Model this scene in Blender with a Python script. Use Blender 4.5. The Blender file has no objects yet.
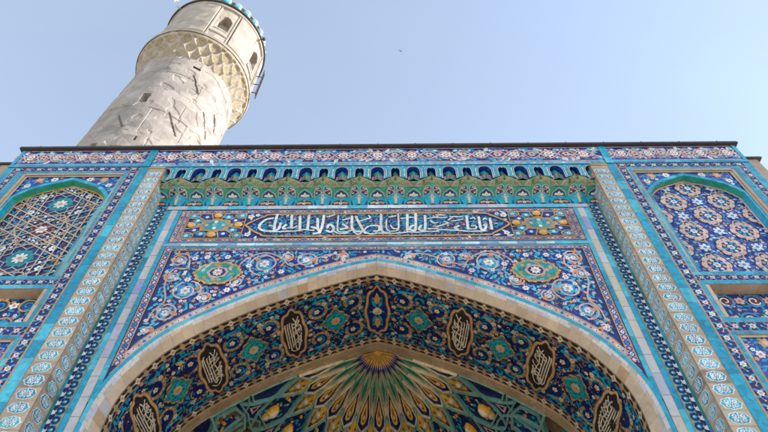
import bpy, math, random
from math import sin, cos, pi, hypot, atan2, sqrt, radians
from mathutils import Vector, Matrix
rnd = random.Random(7)
sc = bpy.context.scene
COL = sc.collection

SUN_AZ_DEG, SUN_EL_DEG, SUN_POWER = 89, 27, 3.0
SKY_STRENGTH, AIR, DUST, OZONE, EXPOSURE = .15, 1.2, 0.05, 1.8, 1.35
SKY_SAT, VEIL, VEIL_COL = .76, (.30, .55), (1.46, 1.74, 2.18)

# ------------------------------------------------------------------ materials
MATS = {}
def mat(name, rgb, rough=.32, streak=.86, var=.16, scale=13., bump=.08, metal=0., sat=.0, dirt=.0, bscale=60., spec=.5):
    m = bpy.data.materials.new(name); m.use_nodes = True
    nt = m.node_tree; N = nt.nodes; L = nt.links
    b = N['Principled BSDF']
    b.inputs['Roughness'].default_value = rough
    b.inputs['Metallic'].default_value = metal
    b.inputs['Specular IOR Level'].default_value = spec
    tc = N.new('ShaderNodeTexCoord')
    vo = N.new('ShaderNodeTexVoronoi'); vo.inputs['Scale'].default_value = scale
    L.new(tc.outputs['Object'], vo.inputs['Vector'])
    no = N.new('ShaderNodeTexNoise'); no.inputs['Scale'].default_value = 1.3; no.inputs['Detail'].default_value = 5
    L.new(tc.outputs['Object'], no.inputs['Vector'])
    sep = N.new('ShaderNodeSeparateColor'); L.new(vo.outputs['Color'], sep.inputs[0])
    mr = N.new('ShaderNodeMapRange'); mr.inputs['To Min'].default_value = 1 - var; mr.inputs['To Max'].default_value = 1 + var
    L.new(sep.outputs[0], mr.inputs['Value'])
    mr2 = N.new('ShaderNodeMapRange'); mr2.inputs['From Min'].default_value = .3; mr2.inputs['From Max'].default_value = .7
    mr2.inputs['To Min'].default_value = .86 - dirt; mr2.inputs['To Max'].default_value = 1.1
    L.new(no.outputs[0], mr2.inputs['Value'])
    mu = N.new('ShaderNodeMath'); mu.operation = 'MULTIPLY'
    L.new(mr.outputs[0], mu.inputs[0]); L.new(mr2.outputs[0], mu.inputs[1])
    hs = N.new('ShaderNodeHueSaturation'); hs.inputs['Color'].default_value = (*rgb, 1)
    L.new(mu.outputs[0], hs.inputs['Value'])
    mh = N.new('ShaderNodeMapRange'); mh.inputs['To Min'].default_value = .488; mh.inputs['To Max'].default_value = .512
    L.new(sep.outputs[1], mh.inputs['Value']); L.new(mh.outputs[0], hs.inputs['Hue'])
    L.new(hs.outputs[0], b.inputs['Base Color'])
    rr_ = N.new('ShaderNodeMapRange'); rr_.inputs['To Min'].default_value = max(.05, rough - .12); rr_.inputs['To Max'].default_value = min(1, rough + .18)
    L.new(sep.outputs[2], rr_.inputs['Value']); L.new(rr_.outputs[0], b.inputs['Roughness'])
    mp = N.new('ShaderNodeMapping'); mp.inputs['Scale'].default_value = (2.6, 2.6, .22); L.new(tc.outputs['Object'], mp.inputs['Vector'])
    ns = N.new('ShaderNodeTexNoise'); ns.inputs['Scale'].default_value = 1.; ns.inputs['Detail'].default_value = 6; L.new(mp.outputs[0], ns.inputs['Vector'])
    m3 = N.new('ShaderNodeMapRange'); m3.inputs['From Min'].default_value = .35; m3.inputs['From Max'].default_value = .65; m3.inputs['To Min'].default_value = streak; m3.inputs['To Max'].default_value = 1.06
    L.new(ns.outputs[0], m3.inputs['Value'])
    mu2 = N.new('ShaderNodeMath'); mu2.operation = 'MULTIPLY'; L.new(mu.outputs[0], mu2.inputs[0]); L.new(m3.outputs[0], mu2.inputs[1]); L.new(mu2.outputs[0], hs.inputs['Value'])
    ge = N.new('ShaderNodeNewGeometry'); vs = N.new('ShaderNodeVectorMath'); vs.operation = 'SUBTRACT'; vs.inputs[1].default_value = (.5, .5, .5); L.new(vo.outputs['Color'], vs.inputs[0])
    vc = N.new('ShaderNodeVectorMath'); vc.operation = 'SCALE'; vc.inputs['Scale'].default_value = .16; L.new(vs.outputs[0], vc.inputs[0])
    va = N.new('ShaderNodeVectorMath'); va.operation = 'ADD'; L.new(ge.outputs['Normal'], va.inputs[0]); L.new(vc.outputs[0], va.inputs[1])
    vn = N.new('ShaderNodeVectorMath'); vn.operation = 'NORMALIZE'; L.new(va.outputs[0], vn.inputs[0]); L.new(vn.outputs[0], b.inputs['Normal'])
    if bump:
        n2 = N.new('ShaderNodeTexNoise'); n2.inputs['Scale'].default_value = bscale; n2.inputs['Detail'].default_value = 4
        L.new(tc.outputs['Object'], n2.inputs['Vector'])
        bp = N.new('ShaderNodeBump'); bp.inputs['Strength'].default_value = bump * 3; bp.inputs['Distance'].default_value = .01
        L.new(n2.outputs[0], bp.inputs['Height']); L.new(vn.outputs[0], bp.inputs['Normal']); L.new(bp.outputs[0], b.inputs['Normal'])
    MATS[name] = m
    return m
PAL = dict(
 navy=(.012, .022, .145), blue=(.016, .065, .36), sky=(.05, .27, .60), cyan=(.014, .37, .56), cyan2=(.012, .29, .47), cyan3=(.07, .50, .66),
 aqua=(.12, .50, .64), teal=(.012, .24, .27), green=(.008, .20, .12), jade=(.02, .33, .26), olive=(.24, .25, .10),
 white=(.80, .79, .77), pale=(.66, .75, .80), cream=(.66, .54, .38), tan=(.50, .385, .28), tan2=(.45, .34, .245), tan3=(.56, .455, .345),
 sand=(.40, .27, .15), brown=(.19, .105, .05), dark=(.03, .022, .025), pink=(.70, .42, .38), rose=(.62, .22, .17), orange=(.78, .28, .045),
 ochre=(.60, .33, .09), gold=(.74, .40, .06), lilac=(.48, .47, .60), lilac2=(.33, .36, .60), wht2=(.58, .56, .57), crm2=(.60, .53, .45), deep=(.010, .016, .10),
 maroon=(.16, .03, .05), grout=(.30, .24, .19))
for k, c in PAL.items():
    mat(k, c, rough=.3 if k not in ('tan', 'tan2', 'tan3', 'sand', 'grout', 'brown') else .6, var=.05 if k in ('tan', 'tan2', 'tan3', 'wht2', 'crm2', 'lilac', 'lilac2', 'sand') else .16)
mat('flashing', (.05, .04, .036), rough=.5, var=.05); mat('brick', (.46, .32, .19), rough=.7); mat('stone', (.37, .325, .295), rough=.85, streak=.92, var=.14, scale=1.3, dirt=.1, bump=.2, bscale=9.) if 1 else mat('stone_', (.4, .4, .4), rough=.85, bump=.12, bscale=14.)
mat('amber', (.86, .46, .06)); mat('cell_tan', (.36, .295, .20), rough=.8); mat('sandy', (.58, .42, .25)); mat('rosy', (.66, .46, .44)); mat('crm3', (.74, .62, .46)); mat('greyst', (.40, .37, .36), rough=.5, var=.05); mat('umber', (.34, .20, .09)); mat('umber2', (.36, .235, .13)); mat('umber3', (.46, .32, .19)); mat('plaster', (.42, .365, .31), rough=.8, var=.04, scale=2., dirt=.06, bump=.1, bscale=20.); mat('celadon', (.70, .63, .46), rough=.4); mat('copper', (.58, .34, .15), rough=.4); mat('verdi', (.16, .40, .36), rough=.35); mat('green2', (.05, .24, .17))
CYANS = ['cyan', 'cyan', 'cyan', 'cyan2', 'cyan3']
LILACS = ['wht2', 'wht2', 'lilac', 'crm2', 'wht2', 'wht2', 'lilac2', 'lilac']
TANS = ['tan', 'tan', 'tan2', 'tan3']

# ------------------------------------------------------------------ object helpers
def link(o): COL.objects.link(o); return o
def mesh(name, V, F, mi, mats, parent=None, smooth=False):
    me = bpy.data.meshes.new(name); me.from_pydata(V, [], F)
    for m in mats: me.materials.append(MATS[m])
    me.polygons.foreach_set('material_index', mi)
    if smooth: me.polygons.foreach_set('use_smooth', [True] * len(F))
    me.update()
    o = bpy.data.objects.new(name, me); link(o)
    if parent: o.parent = parent
    return o
def empty(name, loc=(0, 0, 0), parent=None):
    o = bpy.data.objects.new(name, None); o.location = loc; link(o)
    if parent: o.parent = parent
    return o
def tag(o, label=None, cat=None, group=None, kind=None):
    if label: o['label'] = label
    if cat: o['category'] = cat
    if group: o['group'] = group
    if kind: o['kind'] = kind
    return o

LAY = .0024
class MB:
    """collects coloured polygons; 2D drawing goes through a mapping (u, v, height) -> xyz"""
    def __init__(s, f=None):
        s.f = f or (lambda u, v, h: (u, v, h)); s.V = []; s.F = []; s.M = []; s.names = []; s.tf = (1, 0, 0, 1, 0, 0); s.clip = None; s.k = 0
    def mi(s, m):
        if m not in s.names: s.names.append(m)
        return s.names.index(m)
    def raw(s, pts, m):
        n = len(s.V); s.V += [tuple(p) for p in pts]; s.F.append(tuple(range(n, n + len(pts)))); s.M.append(s.mi(m))
    def box(s, x0, x1, y0, y1, z0, z1, m):
        p = [(x0, y0, z0), (x1, y0, z0), (x1, y1, z0), (x0, y1, z0), (x0, y0, z1), (x1, y0, z1), (x1, y1, z1), (x0, y1, z1)]
        n = len(s.V); s.V += p
        for f in ((0, 3, 2, 1), (4, 5, 6, 7), (0, 1, 5, 4), (1, 2, 6, 5), (2, 3, 7, 6), (3, 0, 4, 7)):
            s.F.append(tuple(n + i for i in f)); s.M.append(s.mi(m))
    def grid(s, fn, nu, nv, m):
        n = len(s.V)
        for j in range(nv + 1):
            for i in range(nu + 1): s.V.append(tuple(fn(i / nu, j / nv)))
        for j in range(nv):
            for i in range(nu):
                a = n + j * (nu + 1) + i
                s.F.append((a, a + 1, a + nu + 2, a + nu + 1)); s.M.append(s.mi(m(i, j) if callable(m) else m))
    def frame(s, ox, oy, ang=0, sx=1, sy=1):
        c, t = cos(ang), sin(ang); s.tf = (c * sx, -t * sy, t * sx, c * sy, ox, oy)
    def home(s): s.tf = (1, 0, 0, 1, 0, 0)
    def poly(s, pts, m, lay=1):
        a, b, c, d, e, f = s.tf
        P = [(a * x + b * y + e, c * x + d * y + f) for x, y in pts]
        if s.clip:
            P = clip(P, s.clip)
            if len(P) < 3: return
        s.k = (s.k + 1) % 41; h = lay * LAY + s.k * 5e-5
        s.raw([s.f(x, y, h) for x, y in P], m)
    def rect(s, x0, y0, x1, y1, m, lay=1): s.poly([(x0, y0), (x1, y0), (x1, y1), (x0, y1)], m, lay)
    def ribbon(s, pts, w, m, lay=1, closed=False, taper=False):
        n = len(pts)
        if n < 2: return
        L = []; R = []
        for i, (x, y) in enumerate(pts):
            if closed: p, q = pts[i - 1], pts[(i + 1) % n]
            else: p, q = pts[max(0, i - 1)], pts[min(n - 1, i + 1)]
            dx, dy = q[0] - p[0], q[1] - p[1]; l = hypot(dx, dy) or 1
            ww = w / 2
            if taper: ww *= .25 + .75 * sin(pi * min(1, max(0, .12 + .8 * i / (n - 1))))
            L.append((x - dy / l * ww, y + dx / l * ww)); R.append((x + dy / l * ww, y - dx / l * ww))
        for i in range(n if closed else n - 1):
            j = (i + 1) % n
            s.poly([L[i], R[i], R[j], L[j]], m, lay)
    def disc(s, x, y, r, m, lay=1, n=12, ry=None):
        ry = ry or r
        s.poly([(x + r * cos(2 * pi * k / n), y + ry * sin(2 * pi * k / n)) for k in range(n)], m, lay)
    def ring(s, x, y, r, w, m, lay=1, n=20, ry=None):
        ry = ry or r
        s.ribbon([(x + r * cos(2 * pi * k / n), y + ry * sin(2 * pi * k / n)) for k in range(n)], w, m, lay, True)
    def flower(s, x, y, r, m, c='orange', lay=2, n=6, rot=0, dep=.32, c2=None):
        k = n * 4
        s.poly([(x + r * (1 - dep + dep * abs(cos(n * t / 2))) * cos(t + rot), y + r * (1 - dep + dep * abs(cos(n * t / 2))) * sin(t + rot)) for t in [2 * pi * i / k for i in range(k)]], m, lay)
        if c2: s.disc(x, y, r * .55, c2, lay + 1, 10)
        s.disc(x, y, r * .3, c, lay + 2, 8)
    def leaf(s, x, y, ang, l, w, m, lay=1, bend=.25):
        P = []; Q = []
        for i in range(6):
            t = i / 5; ww = w * sin(pi * (t ** .75)) * .5; cx = l * t; cy = bend * l * sin(pi * t * .5) * t
            P.append((cx, cy + ww)); Q.append((cx, cy - ww))
        c, sn = cos(ang), sin(ang)
        s.poly([(x + c * a - sn * b, y + sn * a + c * b) for a, b in P[:-1] + [P[-1]] + Q[1:-1][::-1]], m, lay)
    def lobed(s, x, y, rx, ry, m, lay=1, lob=.08, n=8, pt=.0, k=48):
        s.poly(lob_pts(x, y, rx, ry, lob, n, pt, k), m, lay)
    def build(s, name, parent=None, smooth=False):
        return mesh(name, s.V, s.F, s.M, s.names, parent, smooth)
def lob_pts(x, y, rx, ry, lob=.08, n=8, pt=0., k=48):
    P = []
    for i in range(k):
        t = 2 * pi * i / k
        q = 1 - lob + lob * 2 * abs(cos(n * t / 2)) - lob
        q += pt * max(0, abs(cos(t)) - .93) / .07
        P.append((x + rx * q * cos(t), y + ry * q * sin(t)))
    return P
def clip(P, C):
    out = P
    for i in range(len(C)):
        (ax, ay), (bx, by) = C[i], C[(i + 1) % len(C)]
        src = out; out = []
        if not src: return []
        sd = [(bx - ax) * (y - ay) - (by - ay) * (x - ax) for x, y in src]
        for k in range(len(src)):
            a, b = src[k - 1], src[k]; da, db = sd[k - 1], sd[k]
            if (da >= 0) != (db >= 0):
                t = da / (da - db); out.append((a[0] + t * (b[0] - a[0]), a[1] + t * (b[1] - a[1])))
            if db >= 0: out.append(b)
    return out
def spiral(x, y, r0, r1, a0, turns, n=None):
    n = n or int(14 * abs(turns)) + 4
    return [(x + (r0 + (r1 - r0) * i / n) * cos(a0 + 2 * pi * turns * i / n), y + (r0 + (r1 - r0) * i / n) * sin(a0 + 2 * pi * turns * i / n)) for i in range(n + 1)]
def catmull(P, k=6):
    out = []
    for i in range(len(P) - 1):
        a, b, c, d = P[max(0, i - 1)], P[i], P[i + 1], P[min(len(P) - 1, i + 2)]
        for j in range(k):
            t = j / k
            out.append(tuple(.5 * (2 * b[q] + (c[q] - a[q]) * t + (2 * a[q] - 5 * b[q] + 4 * c[q] - d[q]) * t * t + (3 * b[q] - a[q] - 3 * c[q] + d[q]) * t ** 3) for q in (0, 1)))
    out.append(P[-1]); return out
def jgrid(x0, y0, x1, y1, d, j=.35):
    ny = max(1, round((y1 - y0) / d)); nx = max(1, round((x1 - x0) / d))
    for a in range(ny):
        for b in range(nx):
            yield (x0 + (b + .5 + (.25 if a % 2 else -.25) + rnd.uniform(-j, j)) * (x1 - x0) / nx, y0 + (a + .5 + rnd.uniform(-j, j)) * (y1 - y0) / ny)

# ------------------------------------------------------------------ ornament
def bricks(D, x0, y0, x1, y1, mats, bl, lay=1, gap=.006, along='y', base='grout', jit=.0):
    """a strip of glazed bricks laid end to end"""
    D.rect(x0, y0, x1, y1, base, lay)
    L = (y1 - y0) if along == 'y' else (x1 - x0)
    n = max(1, round(L / bl)); p = 0; gap *= 1.4
    for i in range(n):
        q = L * (i + 1) / n + (rnd.uniform(-jit, jit) * bl if i < n - 1 else 0)
        m = rnd.choice(mats)
        if along == 'y': D.rect(x0 + gap / 2, y0 + p + gap / 2, x1 - gap / 2, y0 + q - gap / 2, m, lay + 1)
        else: D.rect(x0 + p + gap / 2, y0 + gap / 2, x0 + q - gap / 2, y1 - gap / 2, m, lay + 1)
        p = q
def floral_row(D, x, y, ang, L, W, lay=1, pitch=None, edge='rose', bg='navy'):
    """navy border with alternating white and pink blossoms and turquoise leaves; local x runs along the row"""
    D.frame(x, y, ang)
    D.rect(0, 0, L, W, bg, lay)
    D.rect(0, 0, L, W * .07, edge, lay + 1); D.rect(0, W * .93, L, W, edge, lay + 1)
    pitch = pitch or W * 1.35; n = max(1, round(L / pitch)); p = L / n
    for i in range(n):
        c = (i + .5) * p
        for sx in (-1, 1):
            for sy in (-1, 1):
                D.leaf(c + sx * p * .12, W * .5 + sy * W * .1, atan2(sy * .8, sx), p * .36, W * .26, rnd.choice(['cyan', 'sky', 'cyan2', 'sky']), lay + 2, bend=.3 * sx * sy)
        D.ribbon([(c - p * .5, W * .5), (c - p * .25, W * (.72 if i % 2 else .28)), (c, W * .5)], W * .05, 'pink', lay + 3)
        D.disc(c - p * .5, W * .5, W * .1, rnd.choice(['ochre', 'pink', 'aqua']), lay + 4, 8)
        D.flower(c, W * .5, W * .29, 'white' if i % 2 else 'pink', 'orange' if i % 2 else 'maroon', lay + 4, 6, rnd.random(), c2='cream' if i % 2 else 'white')
    D.home()
def small_border(D, x, y, ang, L, W, lay=1):
    """narrow rose border of little lozenges between two apricot lines"""
    D.frame(x, y, ang)
    D.rect(0, 0, L, W, 'blue', lay)
    D.rect(0, 0, L, W * .15, 'ochre', lay + 1); D.rect(0, W * .85, L, W, 'ochre', lay + 1)
    p = W * .82; n = max(1, round(L / p)); p = L / n
    for i in range(n):
        c = (i + .5) * p
        m = ('pink', 'pale', 'rose', 'sky')[i % 4]
        D.poly([(c - p * .44, W * .5), (c, W * .22), (c + p * .44, W * .5), (c, W * .78)], m, lay + 2)
        D.disc(c, W * .5, W * .1, 'navy' if i % 2 else 'white', lay + 3, 6)
        D.poly([(c + p * .3, W * .18), (c + p * .7, W * .18), (c + p * .5, W * .4)], 'pink', lay + 2)
        D.poly([(c + p * .3, W * .82), (c + p * .7, W * .82), (c + p * .5, W * .6)], 'lilac', lay + 2)
    D.home()
def fill(D, inside, box, d, lay=1, leaves=('cyan', 'sky', 'cyan2', 'sky', 'aqua'), blooms=('white', 'pale', 'pink', 'orange'), pb=.22, size=1.):
    """loose garden filling: turquoise leaves, short tendrils and small blossoms"""
    for x, y in jgrid(*box, d):
        if not inside(x, y): continue
        r = rnd.random(); a = rnd.uniform(0, 2 * pi)
        if r < pb:
            m = rnd.choice(blooms)
            D.flower(x, y, d * .42 * size, m, 'rose' if m != 'orange' else 'cream', lay + 2, 5, a)
        elif r < .84:
            D.leaf(x - cos(a) * d * .5, y - sin(a) * d * .5, a, d * 1.3 * size, d * .55 * size, rnd.choice(leaves), lay + 1, rnd.uniform(-.4, .4))
        else:
            D.ribbon(spiral(x, y, d * .1, d * .5, a, .8, 8), d * .13, rnd.choice(('pink', 'rose', 'pink', 'ochre')), lay + 2)
def medallion(D, x, y, rx, ry, lay):
    j = rnd.uniform(.94, 1.04); rx *= j; ry *= rnd.uniform(.95, 1.04)
    D.lobed(x, y, rx, ry, 'white', lay, .07, 8)
    D.lobed(x, y, rx * .87, ry * .87, rnd.choice(('cyan', 'cyan', 'cyan3', 'cyan2')), lay + 1, .07, 8)
    for k in range(4):
        a = k * pi / 2 + pi / 4
        D.disc(x + rx * .48 * cos(a), y + ry * .46 * sin(a), rx * .23, 'white', lay + 2, 8, ry * .25)
        D.disc(x + rx * .48 * cos(a), y + ry * .46 * sin(a), rx * .09, 'cyan', lay + 3, 6, ry * .10)
        a -= pi / 4
        D.leaf(x + rx * .18 * cos(a), y + ry * .18 * sin(a), a, rx * .5, rx * .16, 'pale', lay + 3, 0)
    D.disc(x, y, rx * .17, 'white', lay + 4, 8, ry * .2); D.disc(x, y, rx * .08, 'cyan2', lay + 5, 6, ry * .09)

# ------------------------------------------------------------------ the arch
OUT = catmull([(0, 11.22), (.42, 11.115), (.75, 11.0), (1.08, 10.87), (1.4, 10.735), (1.73, 10.59), (2.05, 10.44), (2.48, 10.225), (2.7, 10.10), (3.0, 9.92), (3.29, 9.73),
               (3.58, 9.53), (3.85, 9.32), (4.12, 9.07), (4.32, 8.82), (4.52, 8.50), (4.68, 8.19), (4.78, 7.9), (4.84, 7.55), (4.855, 7.15), (4.855, 6.6), (4.855, 5.5), (4.855, 4.0), (4.855, 0)], 5)
def resample(P, d=.06):
    acc = [0]
    for a, b in zip(P, P[1:]): acc.append(acc[-1] + hypot(b[0] - a[0], b[1] - a[1]))
    n = int(acc[-1] / d); out = []; j = 0
    for i in range(n + 1):
        s = acc[-1] * i / n
        while j < len(acc) - 2 and acc[j + 1] < s: j += 1
        t = (s - acc[j]) / max(1e-9, acc[j + 1] - acc[j]); out.append((P[j][0] + t * (P[j + 1][0] - P[j][0]), P[j][1] + t * (P[j + 1][1] - P[j][1])))
    return out
def offset(P, d):
    """offset the half arch to the inside (d > 0) or outside, keeping it on its own side of the axis"""
    Q = []
    for i, (x, z) in enumerate(P):
        a, b = P[max(0, i - 2)], P[min(len(P) - 1, i + 2)]
        dx, dz = b[0] - a[0], b[1] - a[1]; l = hypot(dx, dz)
        Q.append((x + dz / l * d, z - dx / l * d))
    if d > 0:
        k = next(i for i, q in enumerate(Q) if q[0] > 1e-6)
        if k > 0:
            a, b = Q[k - 1], Q[k]; t = (0 - a[0]) / (b[0] - a[0]); Q = [(0, a[1] + t * (b[1] - a[1]))] + Q[k:]
        else:
            a, b = Q[0], Q[1]; Q = [(0, a[1] - a[0] * (b[1] - a[1]) / (b[0] - a[0]))] + Q
    elif Q[0][0] > 0:
        a, b = Q[0], Q[1]; Q = [(0, a[1] - a[0] * (b[1] - a[1]) / (b[0] - a[0]))] + Q
    return resample(Q)
class Prof:
    def __init__(s, P):
        s.P = P; s.acc = [0]
        for a, b in zip(P, P[1:]): s.acc.append(s.acc[-1] + hypot(b[0] - a[0], b[1] - a[1]))
        s.L = s.acc[-1]; s.d = s.L / (len(P) - 1)
    def at(s, q):
        """q signed arc length from the crown -> x, z, inward normal"""
        sg = 1 if q >= 0 else -1; q = min(abs(q), s.L - 1e-6)
        i = min(int(q / s.d), len(s.P) - 2)
        while i < len(s.P) - 2 and s.acc[i + 1] < q: i += 1
        while i > 0 and s.acc[i] > q: i -= 1
        t = (q - s.acc[i]) / (s.acc[i + 1] - s.acc[i]); a, b = s.P[i], s.P[i + 1]
        p, r = s.P[max(0, i - 2)], s.P[min(len(s.P) - 1, i + 3)]
        dx, dz = r[0] - p[0], r[1] - p[1]; l = hypot(dx, dz)
        return sg * (a[0] + t * (b[0] - a[0])), a[1] + t * (b[1] - a[1]), sg * dz / l, -dx / l
    def find(s, x):
        return min(range(len(s.P)), key=lambda i: abs(s.P[i][0] - x)) * s.d
OUT = resample(OUT)
YC = .45                 # plane of the recessed central field
PIN = Prof(offset(OUT, .32))
Y1, Y2, Y3 = YC + .12, YC + 2.32, YC + 2.58
SV = PIN.L - 5.0         # decorated down to about five metres above the plaza

portal = tag(empty('mosque_portal'), 'tall blue tiled mosque portal with pointed arch, mosaic panels and dark metal roof edge', 'mosque portal')
FR = lambda Y: (lambda u, v, h: (u, Y - h, v))

# ---- rear block and roof
D = MB()
D.box(-10.38, -5.95, .40, 3.9, 0, 15.22, 'tan2'); D.box(5.95, 10.38, .40, 3.9, 0, 15.22, 'tan2'); D.box(-5.95, 5.95, 1.02, 3.9, 13.2, 15.22, 'tan2'); D.box(-5.95, 5.95, .40, 1.02, 14.44, 15.22, 'tan2'); D.build('rear_block', portal)
D = MB()
D.box(-9.72, 9.72, -.10, 1.72, 15.285, 15.362, 'flashing'); D.box(-10.5, 10.5, .34, 4.0, 15.222, 15.283, 'flashing')
D.box(-9.70, 9.70, -.075, -.055, 15.258, 15.285, 'flashing')
for k in range(-9, 10): D.box(k * 1.02 - .012, k * 1.02 + .012, -.106, 1.6, 15.28, 15.38, 'flashing')
D.build('roof_flashing', portal)

# ---- frieze under the roof
D = MB(FR(0)); D.box(-9.63, 9.63, 0, .399, 14.43, 15.284, 'blue')
def interlace(u0, u1, v0, v1, pitch):
    L = u1 - u0; n = max(1, round(L / pitch)); p = L / n; H = v1 - v0; m = (v0 + v1) / 2
    D.rect(u0, v0, u1, v1, 'navy', 1)
    fill(D, lambda x, z: True, (u0 + .05, v0 + H * .14, u1 - .05, v1 - H * .14), .105, 0.5, ('sky', 'cyan', 'aqua', 'pale', 'blue'), ('white', 'pink', 'rosy', 'pale'), .3)
    for a, b, mm in ((0, .05, 'pink'), (.05, .10, 'blue'), (.90, .95, 'blue'), (.95, 1, 'pink')): D.rect(u0, v0 + H * a, u1, v0 + H * b, mm, 2)
    for i in range(n):
        c = u0 + (i + .5) * p
        for sx in (-1, 1):
            for sy in (-1, 1):
                for r, l in ((.30, .26), (.14, .3), (.4, .2), (.22, .22), (.46, .16)):
                    D.leaf(c + sx * p * r, m + sy * H * .22, atan2(sy * .5, sx) + rnd.uniform(-.5, .5), p * l, H * .17, rnd.choice(['sky', 'cyan', 'sky', 'aqua', 'blue', 'pale']), 2, .3 * sx * sy)
        for ph in (0, pi):
            D.ribbon([(c - p / 2 + p * k / 12, m + H * .27 * sin(ph + pi * k / 12 * 2 - pi / 2) * (1 if k % 12 else 1)) for k in range(13)], H * .055, 'pink', 4)
        D.flower(c - p / 2, m, H * .17, 'pink', 'maroon', 5, 6, c2='cream')
        for sx in (-1, 1):
            D.disc(c + sx * p * .3, m + H * .28, H * .06, 'pale', 5, 6); D.disc(c + sx * p * .3, m - H * .28, H * .06, 'rose', 5, 6)
        D.lobed(c, m, p * .16, H * .21, 'white', 5, .14, 8); D.lobed(c, m, p * .09, H * .11, 'rose', 6, .1, 8); D.disc(c, m, H * .06, 'white', 7, 6)
interlace(-5.92, 5.92, 14.56, 15.27, .93)
for s in (-1, 1):
    a, b = sorted((s * 6.14, s * 9.6)); interlace(a, b, 14.56, 15.27, .72)
    a, b = sorted((s * 5.93, s * 6.14)); bricks(D, a, 14.43, b, 15.28, CYANS, .3, 8)
    a, b = sorted((s * 6.14, s * 9.63)); bricks(D, a, 14.43, b, 14.55, CYANS, .42, 8, along='x')
    a, b = sorted((s * 9.53, s * 9.63)); bricks(D, a, 14.55, b, 15.28, CYANS, .3, 8)
D.rect(-5.92, 14.43, 5.92, 14.55, 'aqua', 1)
for i in range(78):
    x = -5.85 + i * .152; D.poly([(x, 14.49), (x + .05, 14.455), (x + .1, 14.49), (x + .05, 14.525)], rnd.choice(['rose', 'pale', 'pink', 'sky']), 2)
D.build('frieze', portal)

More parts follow.
